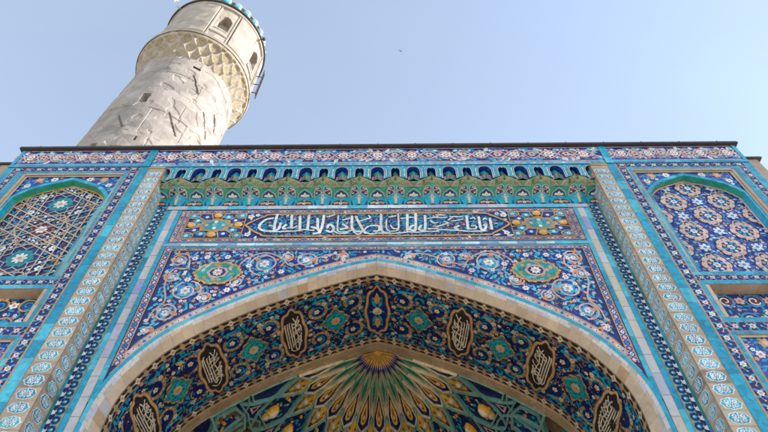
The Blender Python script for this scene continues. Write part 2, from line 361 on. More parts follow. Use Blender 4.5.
# ---- wings
ZB = 5.2
def arch_pts(cx, hw, z0, z1, z2, n=10):
    """straight jambs z0..z1, pointed low head to z2; counter-clockwise polygon"""
    R = []
    for i in range(n + 1):
        t = i / n
        x = hw * (1 - t); k = 1 - t
        z = z1 + (z2 - z1) * (.42 * (1 - k ** 5) + .58 * t)
        R.append((cx + x, z))
    Lf = [(2 * cx - x, z) for x, z in R[::-1][1:]]
    return [(cx - hw, z0), (cx + hw, z0)] + R + Lf
def niche(D, P, s, cx, hw, z0, z1, z2, rx0, rx1, rz0, rz1, kind, dep):
    """arched blind niche in a rectangular frame: spandrel slab with the opening cut out, reveal and patterned back"""
    A = arch_pts(cx, hw, z0, z1, z2); A2 = arch_pts(cx, hw + .10, z0 - .0, z1 + .02, z2 + .115)
    head = A[2:]; head2 = A2[2:]
    f = .05
    fm = lambda u, v, h: (s * u, f - h, v)
    D.f = fm
    # spandrel ground, split left and right of the crown so each piece is a simple strip of quads
    for i in range(len(head2) - 1):
        a, b = head2[i], head2[i + 1]
        D.poly([a, (a[0], rz1), (b[0], rz1), b], 'blue', 0)
    D.poly([(head2[0][0], z0), (rx1, z0), (rx1, rz1), (head2[0][0], rz1)], 'blue', 0)
    D.poly([(rx0, z0), (head2[-1][0], z0), (head2[-1][0], rz1), (rx0, rz1)], 'blue', 0)
    D.poly([(rx0, rz0), (rx1, rz0), (rx1, z0), (rx0, z0)], 'cyan', 0)
    def ins(x, z):
        if not (rx0 + .05 < x < rx1 - .05 and z < rz1 - .05): return False
        t = 1 - min(1, abs(x - cx) / (hw + .1)); k = 1 - t
        return z > z1 + (z2 + .13 - z1) * (.42 * (1 - k ** 5) + .58 * t) + .06
    for q in (-1, 1):
        D.flower(cx + q * .45, rz1 - .15, .10, 'white', 'rose', 3, 6); D.flower(cx + q * .82, rz1 - .17, .12, 'ochre', 'cream', 3, 6, c2='pink'); D.flower(cx + q * 1.02, rz1 - .42, .09, 'white', 'rose', 3, 6)
    fill(D, ins, (rx0, z1, rx1, rz1), .115, 0)
    # turquoise band round the opening and its reveal
    for i in range(len(head) - 1):
        m = rnd.choice(CYANS)
        D.poly([head[i], head2[i], head2[i + 1], head[i + 1]], m, 5)
    nb = 12
    for q, (xa, xb) in ((1, (cx + hw, cx + hw + .10)), (-1, (cx - hw - .10, cx - hw))):
        bricks(D, xa, z0, xb, z1 + .01, CYANS, .42, 5)
    h5 = 5 * LAY
    ring = [A[1]] + head + [A[0]]
    for i in range(len(ring) - 1):
        a, b = ring[i], ring[i + 1]
        D.raw([(s * a[0], f - h5, a[1]), (s * b[0], f - h5, b[1]), (s * b[0], dep + .05, b[1]), (s * a[0], dep + .05, a[1])], 'jade' if 0 < i < len(ring) - 2 else 'cyan')
    D.poly([A[0], A[1], (A[1][0], A[1][1] - .02), (A[0][0], A[0][1] - .02)], 'cyan', 5)
    # back panel
    N = MB(lambda u, v, h: (s * u, dep - h, v))
    big = arch_pts(cx, hw + .03, z0 - .02, z1, z2 + .03)
    N.clip = big
    zc = 12.45
    if kind == 'stars':
        N.poly(big, 'navy', 0)
        L = 2.0; zr = 13.1
        fill(N, lambda x, z: True, (cx - hw, z0, cx + hw, z2), .085, 0, ('cyan2', 'teal', 'sky', 'maroon', 'copper', 'jade'), ('white', 'pale', 'ochre', 'aqua'), .2, 1.1)
        sites = [(cx + i * L * .866, zr + (j + (.5 if i % 2 else 0)) * L) for i in (-1, 0, 1) for j in range(-3, 2)]
        for (x, z) in sites:
            N.poly([(x + .42 / .866 * cos(a), z + .42 / .866 * sin(a)) for a in [pi / 6 * 0 + k * pi / 3 for k in range(6)]], 'navy', 5)
            N.poly([(x + .30 * cos(a), z + .30 * sin(a)) for a in [k * pi / 3 for k in range(6)]], 'teal', 6)
            for k in range(12): N.leaf(x + .2 * cos(k * pi / 6), z + .2 * sin(k * pi / 6), k * pi / 6, .12, .06, 'cyan' if k % 2 else 'jade', 7)
            N.flower(x, z, .175, 'white', 'orange', 8, 8, 0, .42, c2='pale')
            zz = z + L / 2
            for q in (x,):
                N.flower(q, zz, .33, 'maroon', 'maroon', 5, 6, pi / 6, .5); N.flower(q, zz, .14, 'white', 'rose', 8, 6)
            for k in range(6):
                a = k * pi / 3 + pi / 6
                N.lobed(x + .66 * cos(a), z + .66 * sin(a), .17, .13, 'navy', 5, .1, 6); N.flower(x + .66 * cos(a), z + .66 * sin(a), .10, 'white', 'cyan', 6, 6)
                a = k * pi / 3
                N.lobed(x + .72 * cos(a), z + .72 * sin(a), .13, .11, 'ochre', 5, .1, 6); N.flower(x + .72 * cos(a), z + .72 * sin(a), .07, 'navy', 'white', 6, 5)
        for (x, z) in sites:
            for zz in (z, z + L / 2):
                for k in range(12):
                    a = k * pi / 6 + pi / 12; rr = .52 if zz == z else .38
                    N.lobed(x + rr * cos(a), zz + rr * sin(a), .075, .06, 'navy', 8, .1, 5); N.disc(x + rr * cos(a), zz + rr * sin(a), .035, ('white', 'pale', 'cyan')[k % 3], 9, 7)
                if zz != z:
                    N.ribbon([(x + .62 * cos(j * pi / 3), zz + .62 * sin(j * pi / 3)) for j in range(6)], .03, 'tan3', 10, True)
                else: N.ribbon([(x + .30 * cos(j * pi / 6), z + .30 * sin(j * pi / 6)) if j % 2 else (x + .56 * cos(j * pi / 6), z + .56 * sin(j * pi / 6)) for j in range(12)], .03, 'tan3', 10, True)
        for fam in range(3):
            nx, nz = cos(fam * pi / 3), sin(fam * pi / 3)
            for k in range(-6, 7):
                for o in (-.64, -.42, .42, .64, .866) if k % 1 == 0 else ():
                    d = k * 1.732 + o
                    c0 = (cx + nx * d, zr + nz * d)
                    N.ribbon([(c0[0] - nz * 4, c0[1] + nx * 4), (c0[0] + nz * 4, c0[1] - nx * 4)], .030, 'tan3', 11 + fam)
        ol = 'ochre'
    else:
        N.poly(big, 'blue', 0)
        fill(N, lambda x, z: True, (cx - hw, z0, cx + hw, z2), .085, 0, ('navy', 'sky', 'pale', 'cyan2', 'navy'), ('rosy', 'pale', 'cream', 'sandy', 'white'), .3)
        for j in range(-6, 4):
            for i in range(-2, 3):
                for o in (0, .5):
                    x, z = 7.75 + (i + o) * 1.14, 12.45 + (j + o) * 1.14
                    if not (cx - hw - .3 < x < cx + hw + .3 and z0 - .3 < z < z2 + .3): continue
                    N.lobed(x, z, .35, .35, 'navy', 4, .05, 8)
                    N.lobed(x, z, .315, .315, 'rosy', 5, .06, 8); N.lobed(x, z, .20, .20, 'navy', 6, .07, 8)
                    for k in range(8):
                        a = k * pi / 4; N.flower(x + .255 * cos(a), z + .255 * sin(a), .05, 'crm3', 'rose', 6, 5); N.disc(x + .255 * cos(a + .39), z + .255 * sin(a + .39), .018, 'maroon', 6, 6)
                        N.disc(x + .14 * cos(a + .39), z + .14 * sin(a + .39), .042, ('sky', 'cyan', 'pale', 'ochre')[k % 4], 7, 6)
                    N.flower(x, z, .09, 'pale', 'rose', 7, 6)
                    x2, z2_ = x + .57, z
                    N.lobed(x2, z2_, .16, .15, 'blue', 4, .12, 6); N.flower(x2, z2_, .14, 'pale', 'sky', 5, 6, .3, .45, c2='white'); 
                    for q in (-1, 1):
                        N.ribbon(spiral(x2 + q * .02, z2_ + q * .28, .03, .11, pi / 2 * q, .8, 8), .032, 'sandy', 5); N.leaf(x2 - q * .1, z2_ + q * .22, q * 1.2, .16, .06, 'sandy', 6)
        ol = 'pink'
    N.clip = None
    Ai = arch_pts(cx, hw - .035, z0 + .03, z1, z2 - .04)
    N.ribbon(Ai, .05, ol, 14, True)
    N.build('niche_panel', P)
FLAT = ('tan', 'tan3', 'tan2')
def wing(s):
    W = MB(lambda u, v, h: (s * u, -h, v))
    def bx(x0, x1, y0, y1, z0, z1, m):
        a, b = sorted((s * x0, s * x1)); W.box(a, b, y0, y1, z0, z1, m)
    T = 14.428
    bx(5.922, 6.47, 0, .398, 0, T, 'tan'); bx(9.0, 9.63, 0, .398, 0, T, 'tan')
    for z0, z1 in ((14.07, T), (9.925, 10.27), (8.63, 9.025), (0, 5.0)): bx(6.472, 8.998, 0, .398, z0, z1, 'tan')
    bricks(W, 5.922, ZB, 6.14, T, CYANS, .42, 1, jit=.15)
    bricks(W, 9.44, ZB, 9.63, T, CYANS, .42, 1)
    for x0, x1 in ((6.14, 6.16), (6.375, 6.39), (9.24, 9.25), (9.43, 9.445)): W.rect(x0, ZB, x1, T, 'ochre', 3)
    floral_row(W, 6.375, ZB, pi / 2, 14.2 - ZB, .215, 1)
    floral_row(W, 9.44, ZB, pi / 2, 14.2 - ZB, .19, 1)
    floral_row(W, 6.16, 14.225, 0, 9.44 - 6.16, .20, 1)
    for z0, z1 in ((14.14, 14.225), (10.185, 10.27), (9.92, 10.02), (8.93, 9.03), (8.63, 8.70)): bricks(W, 6.39, z0, 9.24, z1, CYANS, .42, 2, along='x')
    floral_row(W, 6.39, 10.02, 0, 2.85, .165, 1); floral_row(W, 6.39, 8.70, 0, 2.85, .23, 1)
    for x0, x1 in ((6.39, 6.472), (9.08, 9.24)):
        for z0, z1 in ((10.27, 14.14), (9.03, 9.92), (ZB, 8.63)): bricks(W, x0, z0, x1, z1, CYANS, .42, 2, jit=.1)
    # sand-coloured slips round the niches
    bricks(W, 6.472, 14.07, 9.0, 14.14, FLAT, .5, 3, along='x'); 
    P = W
    wall = None
    N1 = MB(); wobj = empty('tmp')
    # upper and lower arched niches, and the small sunk panel between
    for (cx, hw, z0, z1, z2, rz0, rz1) in ((7.735, 1.125, 10.33, 13.12, 13.90, 10.27, 14.07), (7.735, 1.125, 5.05, 7.55, 8.35, 5.0, 8.63)):
        niche(W, wobj, s, cx, hw, z0, z1, z2, 6.472, 9.0, rz0, rz1, 'stars' if s < 0 else 'wreaths', .24)
        W.f = lambda u, v, h: (s * u, .048 - h, v)
        for xa, xb in ((6.474, 6.545), (8.93, 8.998)): bricks(W, xa, rz0 + .01, xb, rz1 - .002, FLAT, .5, 8)
        bricks(W, 6.545, rz1 - .055, 8.93, rz1 - .002, FLAT, .5, 8, along='x')
    W.f = lambda u, v, h: (s * u, .28 - h, v)
    # reveals of the small panel in ochre brick
    for (a, b) in (((6.56, 9.03), (6.56, 9.92)), ((6.56, 9.92), (8.92, 9.92)), ((8.92, 9.92), (8.92, 9.03)), ((8.92, 9.03), (6.56, 9.03))):
        n = max(1, round(hypot(b[0] - a[0], b[1] - a[1]) / .35))
        for i in range(n):
            p = [a[k] + (b[k] - a[k]) * i / n for k in (0, 1)]; q = [a[k] + (b[k] - a[k]) * (i + 1) / n for k in (0, 1)]
            W.raw([(s * p[0], 0, p[1]), (s * q[0], 0, q[1]), (s * q[0], .29, q[1]), (s * p[0], .29, p[1])], rnd.choice(('tan', 'sand', 'tan2')))
    for x0, x1 in ((6.474, 6.555), (8.925, 8.996)): bx(x0, x1, .001, .3, 9.027, 9.922, 'tan')
    W.f = lambda u, v, h: (s * u, -h, v)
    bricks(W, 6.475, 9.035, 6.56, 9.915, FLAT, .4, 1); bricks(W, 8.92, 9.035, 8.995, 9.915, FLAT, .4, 1)
    wall = W.build('wing_wall', portal)
    for c in [o for o in COL.objects if o.parent == wobj]: c.parent = wall
    bpy.data.objects.remove(wobj)
    Q = MB(lambda u, v, h: (s * u, .285 - h, v))
    Q.clip = [(6.54, 9.0), (8.94, 9.0), (8.94, 9.95), (6.54, 9.95)]
    Q.rect(6.54, 9.0, 8.94, 9.95, 'navy', 0)
    fill(Q, lambda x, z: True, (6.5, 9.0, 8.95, 9.95), .105, 0, ('cyan2', 'sky', 'teal', 'blue', 'cyan'), ('pale', 'pink', 'white'), .14)
    for i in range(-3, 4):
        for j, z in ((0, 9.25), (1, 9.72)):
            x = 7.73 + (i + .5 * j) * .56
            Q.ring(x, z, .17, .04, 'sky' if s > 0 else 'ochre', 5, 14, .15); Q.lobed(x, z, .14, .12, 'maroon' if s > 0 else 'blue', 4, .08, 6)
            Q.flower(x + .28, z, .10, 'pink' if s > 0 else 'white', 'rose', 6, 5)
            Q.ribbon(spiral(x, z, .03, .12, i, 1.1), .03, 'pale' if s > 0 else 'cyan', 6)
    Q.build('sunk_panel', wall)
wing(-1); wing(1)

# ---- pilasters of sand-coloured brick with turquoise and white medallions
def pilaster(s):
    W = MB(); a, b = sorted((s * 5.482, s * 5.92)); W.box(a, b, .0, YC + .2, 0, 14.39, 'tan')
    for side in (0, 1):
        if side == 0: W.f = lambda u, v, h: (s * (5.482 + u), -h, v)
        else: W.f = lambda u, v, h: (s * (5.482 - h), .45 - u, v)
        w = .438 if side == 0 else .45
        z = ZB; i = 0; k = 0
        while z < 14.37:
            z1 = min(z + .265, 14.39)
            W.rect(.0, z, w, z1, 'grout', 0.5)
            W.rect(.008, z + .0012, w - .008, z1 - (.010 if k % 3 == 2 else .0012), rnd.choice(TANS), 1)
            if z1 - z > .26: medallion(W, w / 2 , (z + z1) / 2, .186 if side == 0 else .17, .118, 2)
            z = z1; k += 1
        W.rect(0, 14.33, w, 14.39, 'ochre', 8)
    W.build('pilaster', portal)
pilaster(-1); pilaster(1)

# ---- central field: knotted side bands, brick strips, panels
C0 = MB(FR(YC))
# solid wall above and beside the arch, as quads from the arch line up to the cornice
half = [(x, z) for x, z in OUT]
for s in (-1, 1):
    for (a, b) in zip(half, half[1:]):
        if b[0] - a[0] < 1e-4: continue
        C0.raw([(s * a[0], YC, a[1]), (s * b[0], YC, b[1]), (s * b[0], YC, 14.42), (s * a[0], YC, 14.42)], 'blue')
    a, b = sorted((s * 4.855, s * 5.49)); C0.box(a, b, YC, YC + 2.6, 0, 14.42, 'blue')
def knot_band(D, s):
    D.f = lambda u, v, h: (s * u, YC - h, v)
    bricks(D, 5.42, ZB, 5.482, 13.27, ['cyan2', 'cyan', 'teal'], .5, 1)
    D.rect(5.20, ZB, 5.42, 13.27, 'cyan', 1)
    D.rect(5.345, ZB, 5.42, 13.27, 'navy', 2)
    z = ZB + .09; p = .178; i = 0
    while z < 13.2:
        D.poly([(5.42, z - .07), (5.42, z + .03), (5.355, z - .005), (5.36, z - .05)], 'white', 3)
        D.poly([(5.375, z - .04), (5.365, z + .05), (5.345, z + .05), (5.35, z - .04)], 'white', 3)
        D.ribbon([(5.355, z + .02), (5.31, z + .065), (5.25, z + .05), (5.225, z), (5.25, z - .045), (5.305, z - .05), (5.35, z - .01)], .036, 'navy', 4)
        D.disc(5.275, z + .002, .02, 'pale', 5, 8)
        D.poly([(5.205, z + .06), (5.26, z + .09), (5.205, z + .12)], 'ochre', 3)
        D.poly([(5.33, z + .07), (5.29, z + .09), (5.335, z + .11)], 'ochre', 3)
        z += p
    for x0, x1 in ((5.19, 5.202),): D.rect(x0, ZB, x1, 13.27, 'ochre', 5)
    bricks(D, 5.07, ZB, 5.19, 13.12, CYANS, .45, 1)
    bricks(D, 4.90, ZB, 5.07, 13.12, LILACS, .42, 2, .008, jit=.1)
    bricks(D, 4.80, 7.6, 4.90, 13.12, CYANS, .45, 3)
for s in (-1, 1): knot_band(C0, s)
C0.f = FR(YC)
# ledge under the cornice and strip between the panels
bricks(C0, -5.19, 13.12, 5.19, 13.27, ['pale', 'aqua', 'lilac', 'wht2', 'aqua'], .5, 6, along='x')
C0.rect(-5.19, 13.115, 5.19, 13.135, 'cyan', 8)
bricks(C0, -4.80, 11.82, 4.80, 11.865, CYANS, .45, 1, along='x'); bricks(C0, -4.80, 11.685, 4.80, 11.73, CYANS, .45, 1, along='x')
bricks(C0, -4.90, 11.73, 4.90, 11.82, ['wht2', 'pale', 'lilac', 'pale', 'crm2', 'aqua', 'lilac2'], .42, 4, along='x')
field = C0.build('central_wall', portal)

# inscription panel
D = MB(FR(YC)); D.rect(-4.79, 11.87, 4.79, 13.11, 'navy', 1)
small_border(D, -4.78, 12.97, 0, 9.56, .12, 2); small_border(D, -4.78, 11.88, 0, 9.56, .12, 2)
for s in (-1, 1):
    D.f = (lambda s: lambda u, v, h: (s * u, YC - h, v))(s)
    small_border(D, 4.78, 11.88, pi / 2, 1.21, .10, 3); small_border(D, 4.66, 11.98, pi / 2, 1.0, .09, 3)
D.f = FR(YC)
for x, z in jgrid(-3.2, 12.02, 3.2, 12.95, .2):
    D.leaf(x, z, rnd.uniform(0, 6.28), .2, .07, rnd.choice(('sky', 'cyan2', 'pale')), 3, .4)
cart = [(-3.13, 12.48), (-2.95, 12.30), (-2.72, 12.14), (-2.4, 12.06), (0, 12.045), (2.4, 12.06), (2.72, 12.14), (2.95, 12.30), (3.13, 12.48), (2.95, 12.66), (2.72, 12.82), (2.4, 12.90), (0, 12.915), (-2.4, 12.90), (-2.72, 12.82), (-2.95, 12.66)]
for s in (-1, 1):
    D.flower(s * 3.05, 12.82, .09, 'white', 'orange', 6, 5); D.flower(s * 3.02, 12.14, .08, 'white', 'orange', 6, 5); D.flower(s * 2.9, 12.88, .06, 'pale', 'sky', 6, 5)
panel = D.build('inscription_panel', portal)
STROKES = [[[-2.427,12.822],[-2.433,12.525],[-2.413,12.191]],[[-2.518,12.69],[-2.671,12.642],[-2.774,12.481],[-2.779,12.337],[-2.663,12.235],[-2.404,12.201]],[[-2.556,12.424],[-2.472,12.391]],[[-2.299,12.492],[-2.311,12.3],[-2.389,12.232]],[[-2.164,12.442],[-2.217,12.324],[-2.164,12.298]],[[-2.069,12.784],[-2.023,12.344]],[[-2.108,12.323],[-1.971,12.322],[-1.901,12.391]],[[-1.863,12.749],[-1.811,12.216]],[[-1.655,12.779],[-1.632,12.277]],[[-2.402,12.185],[-2.092,12.197],[-1.879,12.21],[-1.728,12.256],[-1.475,12.221]],[[-2.188,12.769],[-2.15,12.785]],[[-1.435,12.661],[-1.395,12.29]],[[-1.29,12.775],[-1.297,12.384],[-1.341,12.127]],[[-1.534,12.348],[-1.41,12.283],[-1.337,12.164],[-1.471,12.103]],[[-1.177,12.312],[-1.128,12.446],[-1.021,12.317],[-1.068,12.161],[-1.18,12.218]],[[-0.941,12.771],[-0.928,12.253],[-0.855,12.164],[-0.68,12.172],[-0.548,12.264]],[[-0.812,12.442],[-0.703,12.32],[-0.851,12.258]],[[-0.608,12.734],[-0.589,12.312],[-0.506,12.185],[-0.35,12.184]],[[-0.517,12.733],[-0.374,12.341],[-0.271,12.114]],[[-0.441,12.551],[-0.264,12.63],[-0.165,12.695],[-0.206,12.762]],[[-0.997,12.191],[-0.89,12.106],[-0.678,12.119]],[[-0.543,12.149],[-0.424,12.073],[-0.312,12.208],[-0.198,12.365],[-0.037,12.395]],[[-0.272,12.152],[-0.173,12.089],[-0.023,12.093]],[[-1.209,12.724],[-1.034,12.805]],[[-0.821,12.604],[-0.665,12.668]],[[-0.073,12.385],[0.041,12.368],[0.046,12.21],[-0.07,12.18]],[[0.093,12.792],[0.095,12.304],[0.148,12.147],[0.289,12.114]],[[0.223,12.592],[0.222,12.303],[0.299,12.176],[0.455,12.199],[0.506,12.315],[0.506,12.814]],[[0.321,12.39],[0.382,12.276],[0.495,12.268]],[[0.284,12.706],[0.449,12.748]],[[0.727,12.784],[0.707,12.172]],[[0.93,12.815],[0.905,12.263],[0.844,12.195],[0.768,12.24],[0.811,12.359],[0.911,12.384]],[[1.152,12.746],[1.133,12.292],[1.077,12.192],[0.982,12.237],[1.032,12.363]],[[0.573,12.647],[0.693,12.665]],[[0.784,12.677],[0.9,12.683]],[[1.211,12.639],[1.364,12.677],[1.462,12.709]],[[1.445,12.487],[1.339,12.465],[1.276,12.563]],[[1.198,12.254],[1.428,12.257]],[[0.706,12.153],[0.938,12.132],[1.172,12.16],[1.421,12.157]],[[-0.031,12.118],[0.318,12.092],[0.706,12.134]],[[1.411,12.67],[1.671,12.673]],[[1.418,12.769],[1.619,12.767]],[[1.385,12.315],[1.569,12.408],[1.693,12.471],[1.598,12.517]],[[1.753,12.699],[2.054,12.702]],[[1.778,12.535],[2.042,12.597]],[[1.374,12.158],[1.495,12.219],[1.958,12.182],[2.11,12.149]],[[1.922,12.353],[1.833,12.29],[1.889,12.221]],[[2.155,12.707],[2.131,12.233]],[[2.231,12.349],[2.329,12.348],[2.301,12.247],[2.14,12.243]],[[2.44,12.671],[2.436,12.239],[2.533,12.238],[2.576,12.403],[2.527,12.365]],[[2.149,12.149],[2.538,12.163]],[[2.7,12.602],[2.687,12.227]],[[2.797,12.432],[2.842,12.432]],[[2.244,12.617],[2.309,12.659],[2.342,12.606]],[[2.537,12.581],[2.584,12.63],[2.617,12.58]],[[1.791,12.672],[1.702,12.574]]]
D = MB(FR(YC))
D.poly(cart, 'navy', 4); 
def incart(x, z): return abs(z - 12.48) < .40 - max(0, abs(x) - 2.3) * .46
fill(D, incart, (-3, 12.05, 3, 12.9), .088, 4, ('cyan', 'cyan2', 'jade', 'cyan', 'sky', 'teal'), ('cyan', 'pink', 'rose', 'sky'), .12, 1.1)
D.ribbon(catmull(cart + cart[:1], 4)[:-1], .05, 'ochre', 9, True)
for st in STROKES:
    P = catmull([(x, 12.48 + (z - 12.44) * 1.04) for x, z in st], 5) if len(st) > 2 else [(st[0][0], 12.48 + (st[0][1] - 12.44) * 1.04), (st[1][0], 12.48 + (st[1][1] - 12.44) * 1.04)]
    vert = abs(st[0][1] - st[-1][1]) > abs(st[0][0] - st[-1][0]) * 1.6
    D.ribbon(P, .064 if vert else .040, 'white', 10 + len(st) % 2)
    for e in (P[0], P[-1]): D.disc(e[0], e[1], .031 if vert else .020, 'white', 12, 8)
D.build('inscription_cartouche', panel)
for s in (-1, 1):
    D = MB((lambda s: lambda u, v, h: (s * u, YC - h, v))(s))
    D.rect(3.16, 12.01, 4.56, 12.96, 'ochre', 5); D.rect(3.18, 12.03, 4.54, 12.94, 'navy', 6)
    D.clip = [(3.18, 12.03), (4.54, 12.03), (4.54, 12.94), (3.18, 12.94)]
    cx, cz = 3.85, 12.485
    for k in range(12):
        a = k * pi / 6; x, z = cx + .52 * cos(a), cz + .37 * sin(a)
        D.lobed(x, z, .125, .085, ('sky', 'cyan', 'blue')[k % 3], 8, .1, 5); D.disc(x, z, .045, 'white' if k % 2 else 'pale', 9, 7)
        D.ribbon([(cx + .4 * cos(a + .26), cz + .26 * sin(a + .26)), (cx + .7 * cos(a + .26), cz + .5 * sin(a + .26))], .028, 'ochre', 9)
    for x, z in ((3.27, 12.1), (3.27, 12.86), (4.44, 12.1), (4.44, 12.86)):
        D.lobed(x, z, .13, .09, 'cyan', 8, .1, 5); D.flower(x, z, .05, 'white', 'orange', 9, 5); D.ring(x, z, .16, .028, 'ochre', 9, 12, .11)
    D.lobed(cx, cz, .43, .27, 'ochre', 9, .08, 8); D.lobed(cx, cz, .385, .235, 'sand', 10, .08, 8); D.lobed(cx, cz, .30, .18, 'jade', 11, .08, 8)
    for k in range(8): D.disc(cx + .2 * cos(k * pi / 4), cz + .12 * sin(k * pi / 4), .05, ('pink', 'sky', 'pale', 'cyan')[k % 4], 12, 7)
    D.flower(cx, cz, .08, 'aqua', 'rose', 13, 6)
    D.clip = None
    for (x, z) in ((cx, cz + .36), (cx, cz - .37), (cx - .56, cz), (cx + .56, cz)):   # small domed bosses
        n = 10
        for ring_, (r0, h0, r1, h1) in enumerate(((.10, .04, .075, .075), (.075, .075, .0, .095))):
            for q in range(n):
                a0, a1 = 2 * pi * q / n, 2 * pi * (q + 1) / n
                D.raw([(s * (x + r0 * cos(a0)), YC - h0, z + r0 * .9 * sin(a0)), (s * (x + r0 * cos(a1)), YC - h0, z + r0 * .9 * sin(a1)), (s * (x + r1 * cos(a1)), YC - h1, z + r1 * .9 * sin(a1)), (s * (x + r1 * cos(a0)), YC - h1, z + r1 * .9 * sin(a0))], 'amber' if q % 5 else 'cream')
        D.disc(x, z, .10, 'amber', 13, n, .09)
    D.build('star_medallion', panel)

# spandrels
ZO = [0] * 490
offp = offset(OUT, -.24)
def zoff(x):
    x = abs(x)
    for a, b in zip(offp, offp[1:]):
        if b[0] >= x: return a[1] + (b[1] - a[1]) * (x - a[0]) / max(1e-6, b[0] - a[0])
    return 0
FX = 4.56
def spandrel(s):
    D = MB(lambda u, v, h: (s * u, YC - h, v))
    top = 11.67
    P = [(x, z) for x, z in OUT if x < 4.79]
    for a, b in zip(P, P[1:]): D.poly([a, b, (b[0], top), (a[0], top)], 'navy', 1)
    # border along the arch
    o1, o2, o3 = offset(OUT, -.015), offset(OUT, -.10), offset(OUT, -.185)
    cut = lambda Q, X: [q for q in Q if q[0] <= X]
    oc = cut(offset(OUT, -.11), 4.66)
    D.ribbon(oc, .13, 'rosy', 4)
    acc = 0
    for i in range(1, len(oc) - 1, 1):
        x, z = oc[i]; a = atan2(oc[i + 1][1] - oc[i][1], oc[i + 1][0] - oc[i][0])
        if i % 2 == 0:
            D.frame(x, z, a); D.poly([(-.05, 0), (0, -.045), (.05, 0), (0, .045)], ('pale', 'lilac', 'sky', 'pink')[(i // 2) % 4], 5); D.disc(0, 0, .016, 'navy', 6, 6); D.home()
    D.ribbon(cut(offset(OUT, -.175), FX + .02), .028, 'ochre', 6); D.ribbon(cut(offset(OUT, -.045), 4.74), .03, 'ochre', 6)
    D.ribbon(cut(offset(OUT, -.205), FX), .03, 'blue', 5)
    # top and side borders
    small_border(D, 0, 11.565, 0, 4.78, .10, 3)
    zl = 8.45
    D.clip = [(4.6, 0), (4.79, 0), (4.79, 11.68), (4.6, 11.68)]
    small_border(D, 4.775, 8.36, pi / 2, 11.66 - 8.36, .16, 5)
    D.clip = None
    # scrolls
    def inside(x, z): return x < FX - .03 and z < 11.53 and z > zoff(x) + .03
    sp = [(3.96, 10.28, .33, 1), (4.2, 9.66, .23, -1), (1.55, 11.22, .25, 1), (2.45, 11.10, .34, -1), (4.33, 11.25, .18, 1), (4.36, 10.72, .17, 1), (.72, 11.33, .13, -1), (3.52, 10.07, .15, -1), (4.40, 9.18, .12, 1), (1.98, 11.33, .14, 1), (2.95, 10.55, .16, 1)]
    rx, rz, ra, rb = 3.41, 10.83, .50, .345
    def free(x, z): return inside(x, z) and ((x - rx) / (ra + .07)) ** 2 + ((z - rz) / (rb + .06)) ** 2 > 1
    def spiral_free(x, z): return free(x, z) and all(hypot(x - a, z - b) > r * .8 for a, b, r, _ in sp)
    fill(D, spiral_free, (0, 8.9, FX, 11.53), .088, 1, ('cyan', 'cyan', 'sky', 'cyan3', 'blue', 'aqua'), ('white', 'pink', 'orange', 'pale', 'white', 'rosy'), .2, 1.2)
    for (x, z, r, d) in sp:
        tip = rnd.uniform(0, 6.28)
        S = [p for p in spiral(x, z, r * .22, r * 1.05, tip, 1.75 * d, 34)]
        D.disc(x, z, r * .95, 'navy', 2.5, 16)
        for k in range(19):
            a = k * .57 + tip; rr = r * (.4 + .55 * (k % 3) / 2)
            D.leaf(x + rr * cos(a), z + rr * sin(a), a + 1.9 * d, r * .6, r * .28, rnd.choice(('cyan', 'sky', 'cyan', 'sky', 'aqua', 'blue', 'cyan3')), 3.5, .3 * d)
        D.ribbon([p for p in S if inside(*p)], .036, 'pink', 5)
        D.flower(x, z, r * .34, 'white', 'rose', 6, 6, tip, c2='pale')
        for k in (0, 1): D.flower(x + r * .72 * cos(tip + 1 + 2.6 * k), z + r * .72 * sin(tip + 1 + 2.6 * k), .055, ('white', 'orange')[k], 'rose', 6, 5)
    vine = catmull([(.15, 11.40), (.5, 11.30), (.95, 11.42), (1.3, 11.3), (1.85, 11.05), (2.1, 11.3), (2.5, 11.48), (2.9, 11.25), (3.0, 10.9), (2.8, 10.7)], 6)
    D.ribbon([p for p in vine if inside(*p)], .035, 'pink', 5)
    vine = catmull([(4.5, 11.45), (4.2, 11.42), (4.1, 11.0), (4.4, 10.95), (4.45, 10.5), (4.3, 10.0), (4.45, 9.7), (4.48, 9.4)], 6)
    D.ribbon([p for p in vine if inside(*p)], .035, 'pink', 5)
    for k in range(3): D.leaf(4.30 + .06 * k, 11.36 + .04 * k, .6 * k, .13, .06, 'orange' if k % 2 else 'ochre', 6)
    # lobed turquoise rosette with a beaded edge
    D.lobed(rx, rz, ra + .06, rb + .05, 'maroon', 6, .06, 10, .03)
    D.lobed(rx, rz, ra + .03, rb + .03, 'ochre', 7, .06, 10, .03)
    for k in range(44):
        t = 2 * pi * k / 44; q = .93 + .05 * abs(cos(5 * t))
        D.disc(rx + (ra + .03) * q * cos(t), rz + (rb + .03) * q * sin(t), .017, 'maroon' if k % 2 else 'cream', 8, 6)
    D.lobed(rx, rz, ra - .035, rb - .03, 'jade', 8, .06, 10, .03)
    for k in range(22):
        a = rnd.uniform(0, 6.28); q = rnd.uniform(.5, .85)
        D.leaf(rx + ra * q * cos(a), rz + rb * q * sin(a), a + 1.5, .13, .06, rnd.choice(('cyan', 'aqua', 'pink', 'green', 'ochre')), 9)
    for k in range(6): D.flower(rx + ra * .68 * cos(k * 1.05 + .3), rz + rb * .68 * sin(k * 1.05 + .3), .045, ('pink', 'ochre')[k % 2], 'rose', 10, 5)
    D.lobed(rx, rz, .235, .18, 'pink', 11, .06, 8); D.lobed(rx, rz, .17, .13, 'navy', 12, .03, 8); D.flower(rx, rz, .115, 'white', 'orange', 13, 8)
    for (x, z) in ((2.78, 11.05), (4.0, 10.62), (3.1, 10.30), (3.75, 11.34), (4.02, 11.3), (3.3, 11.34), (2.05, 10.85)):
        if inside(x, z): D.lobed(x, z, .12, .09, 'blue', 6, .1, 5); D.flower(x, z, .075, 'white', 'orange', 7, 6)
    D.build('spandrel', portal)
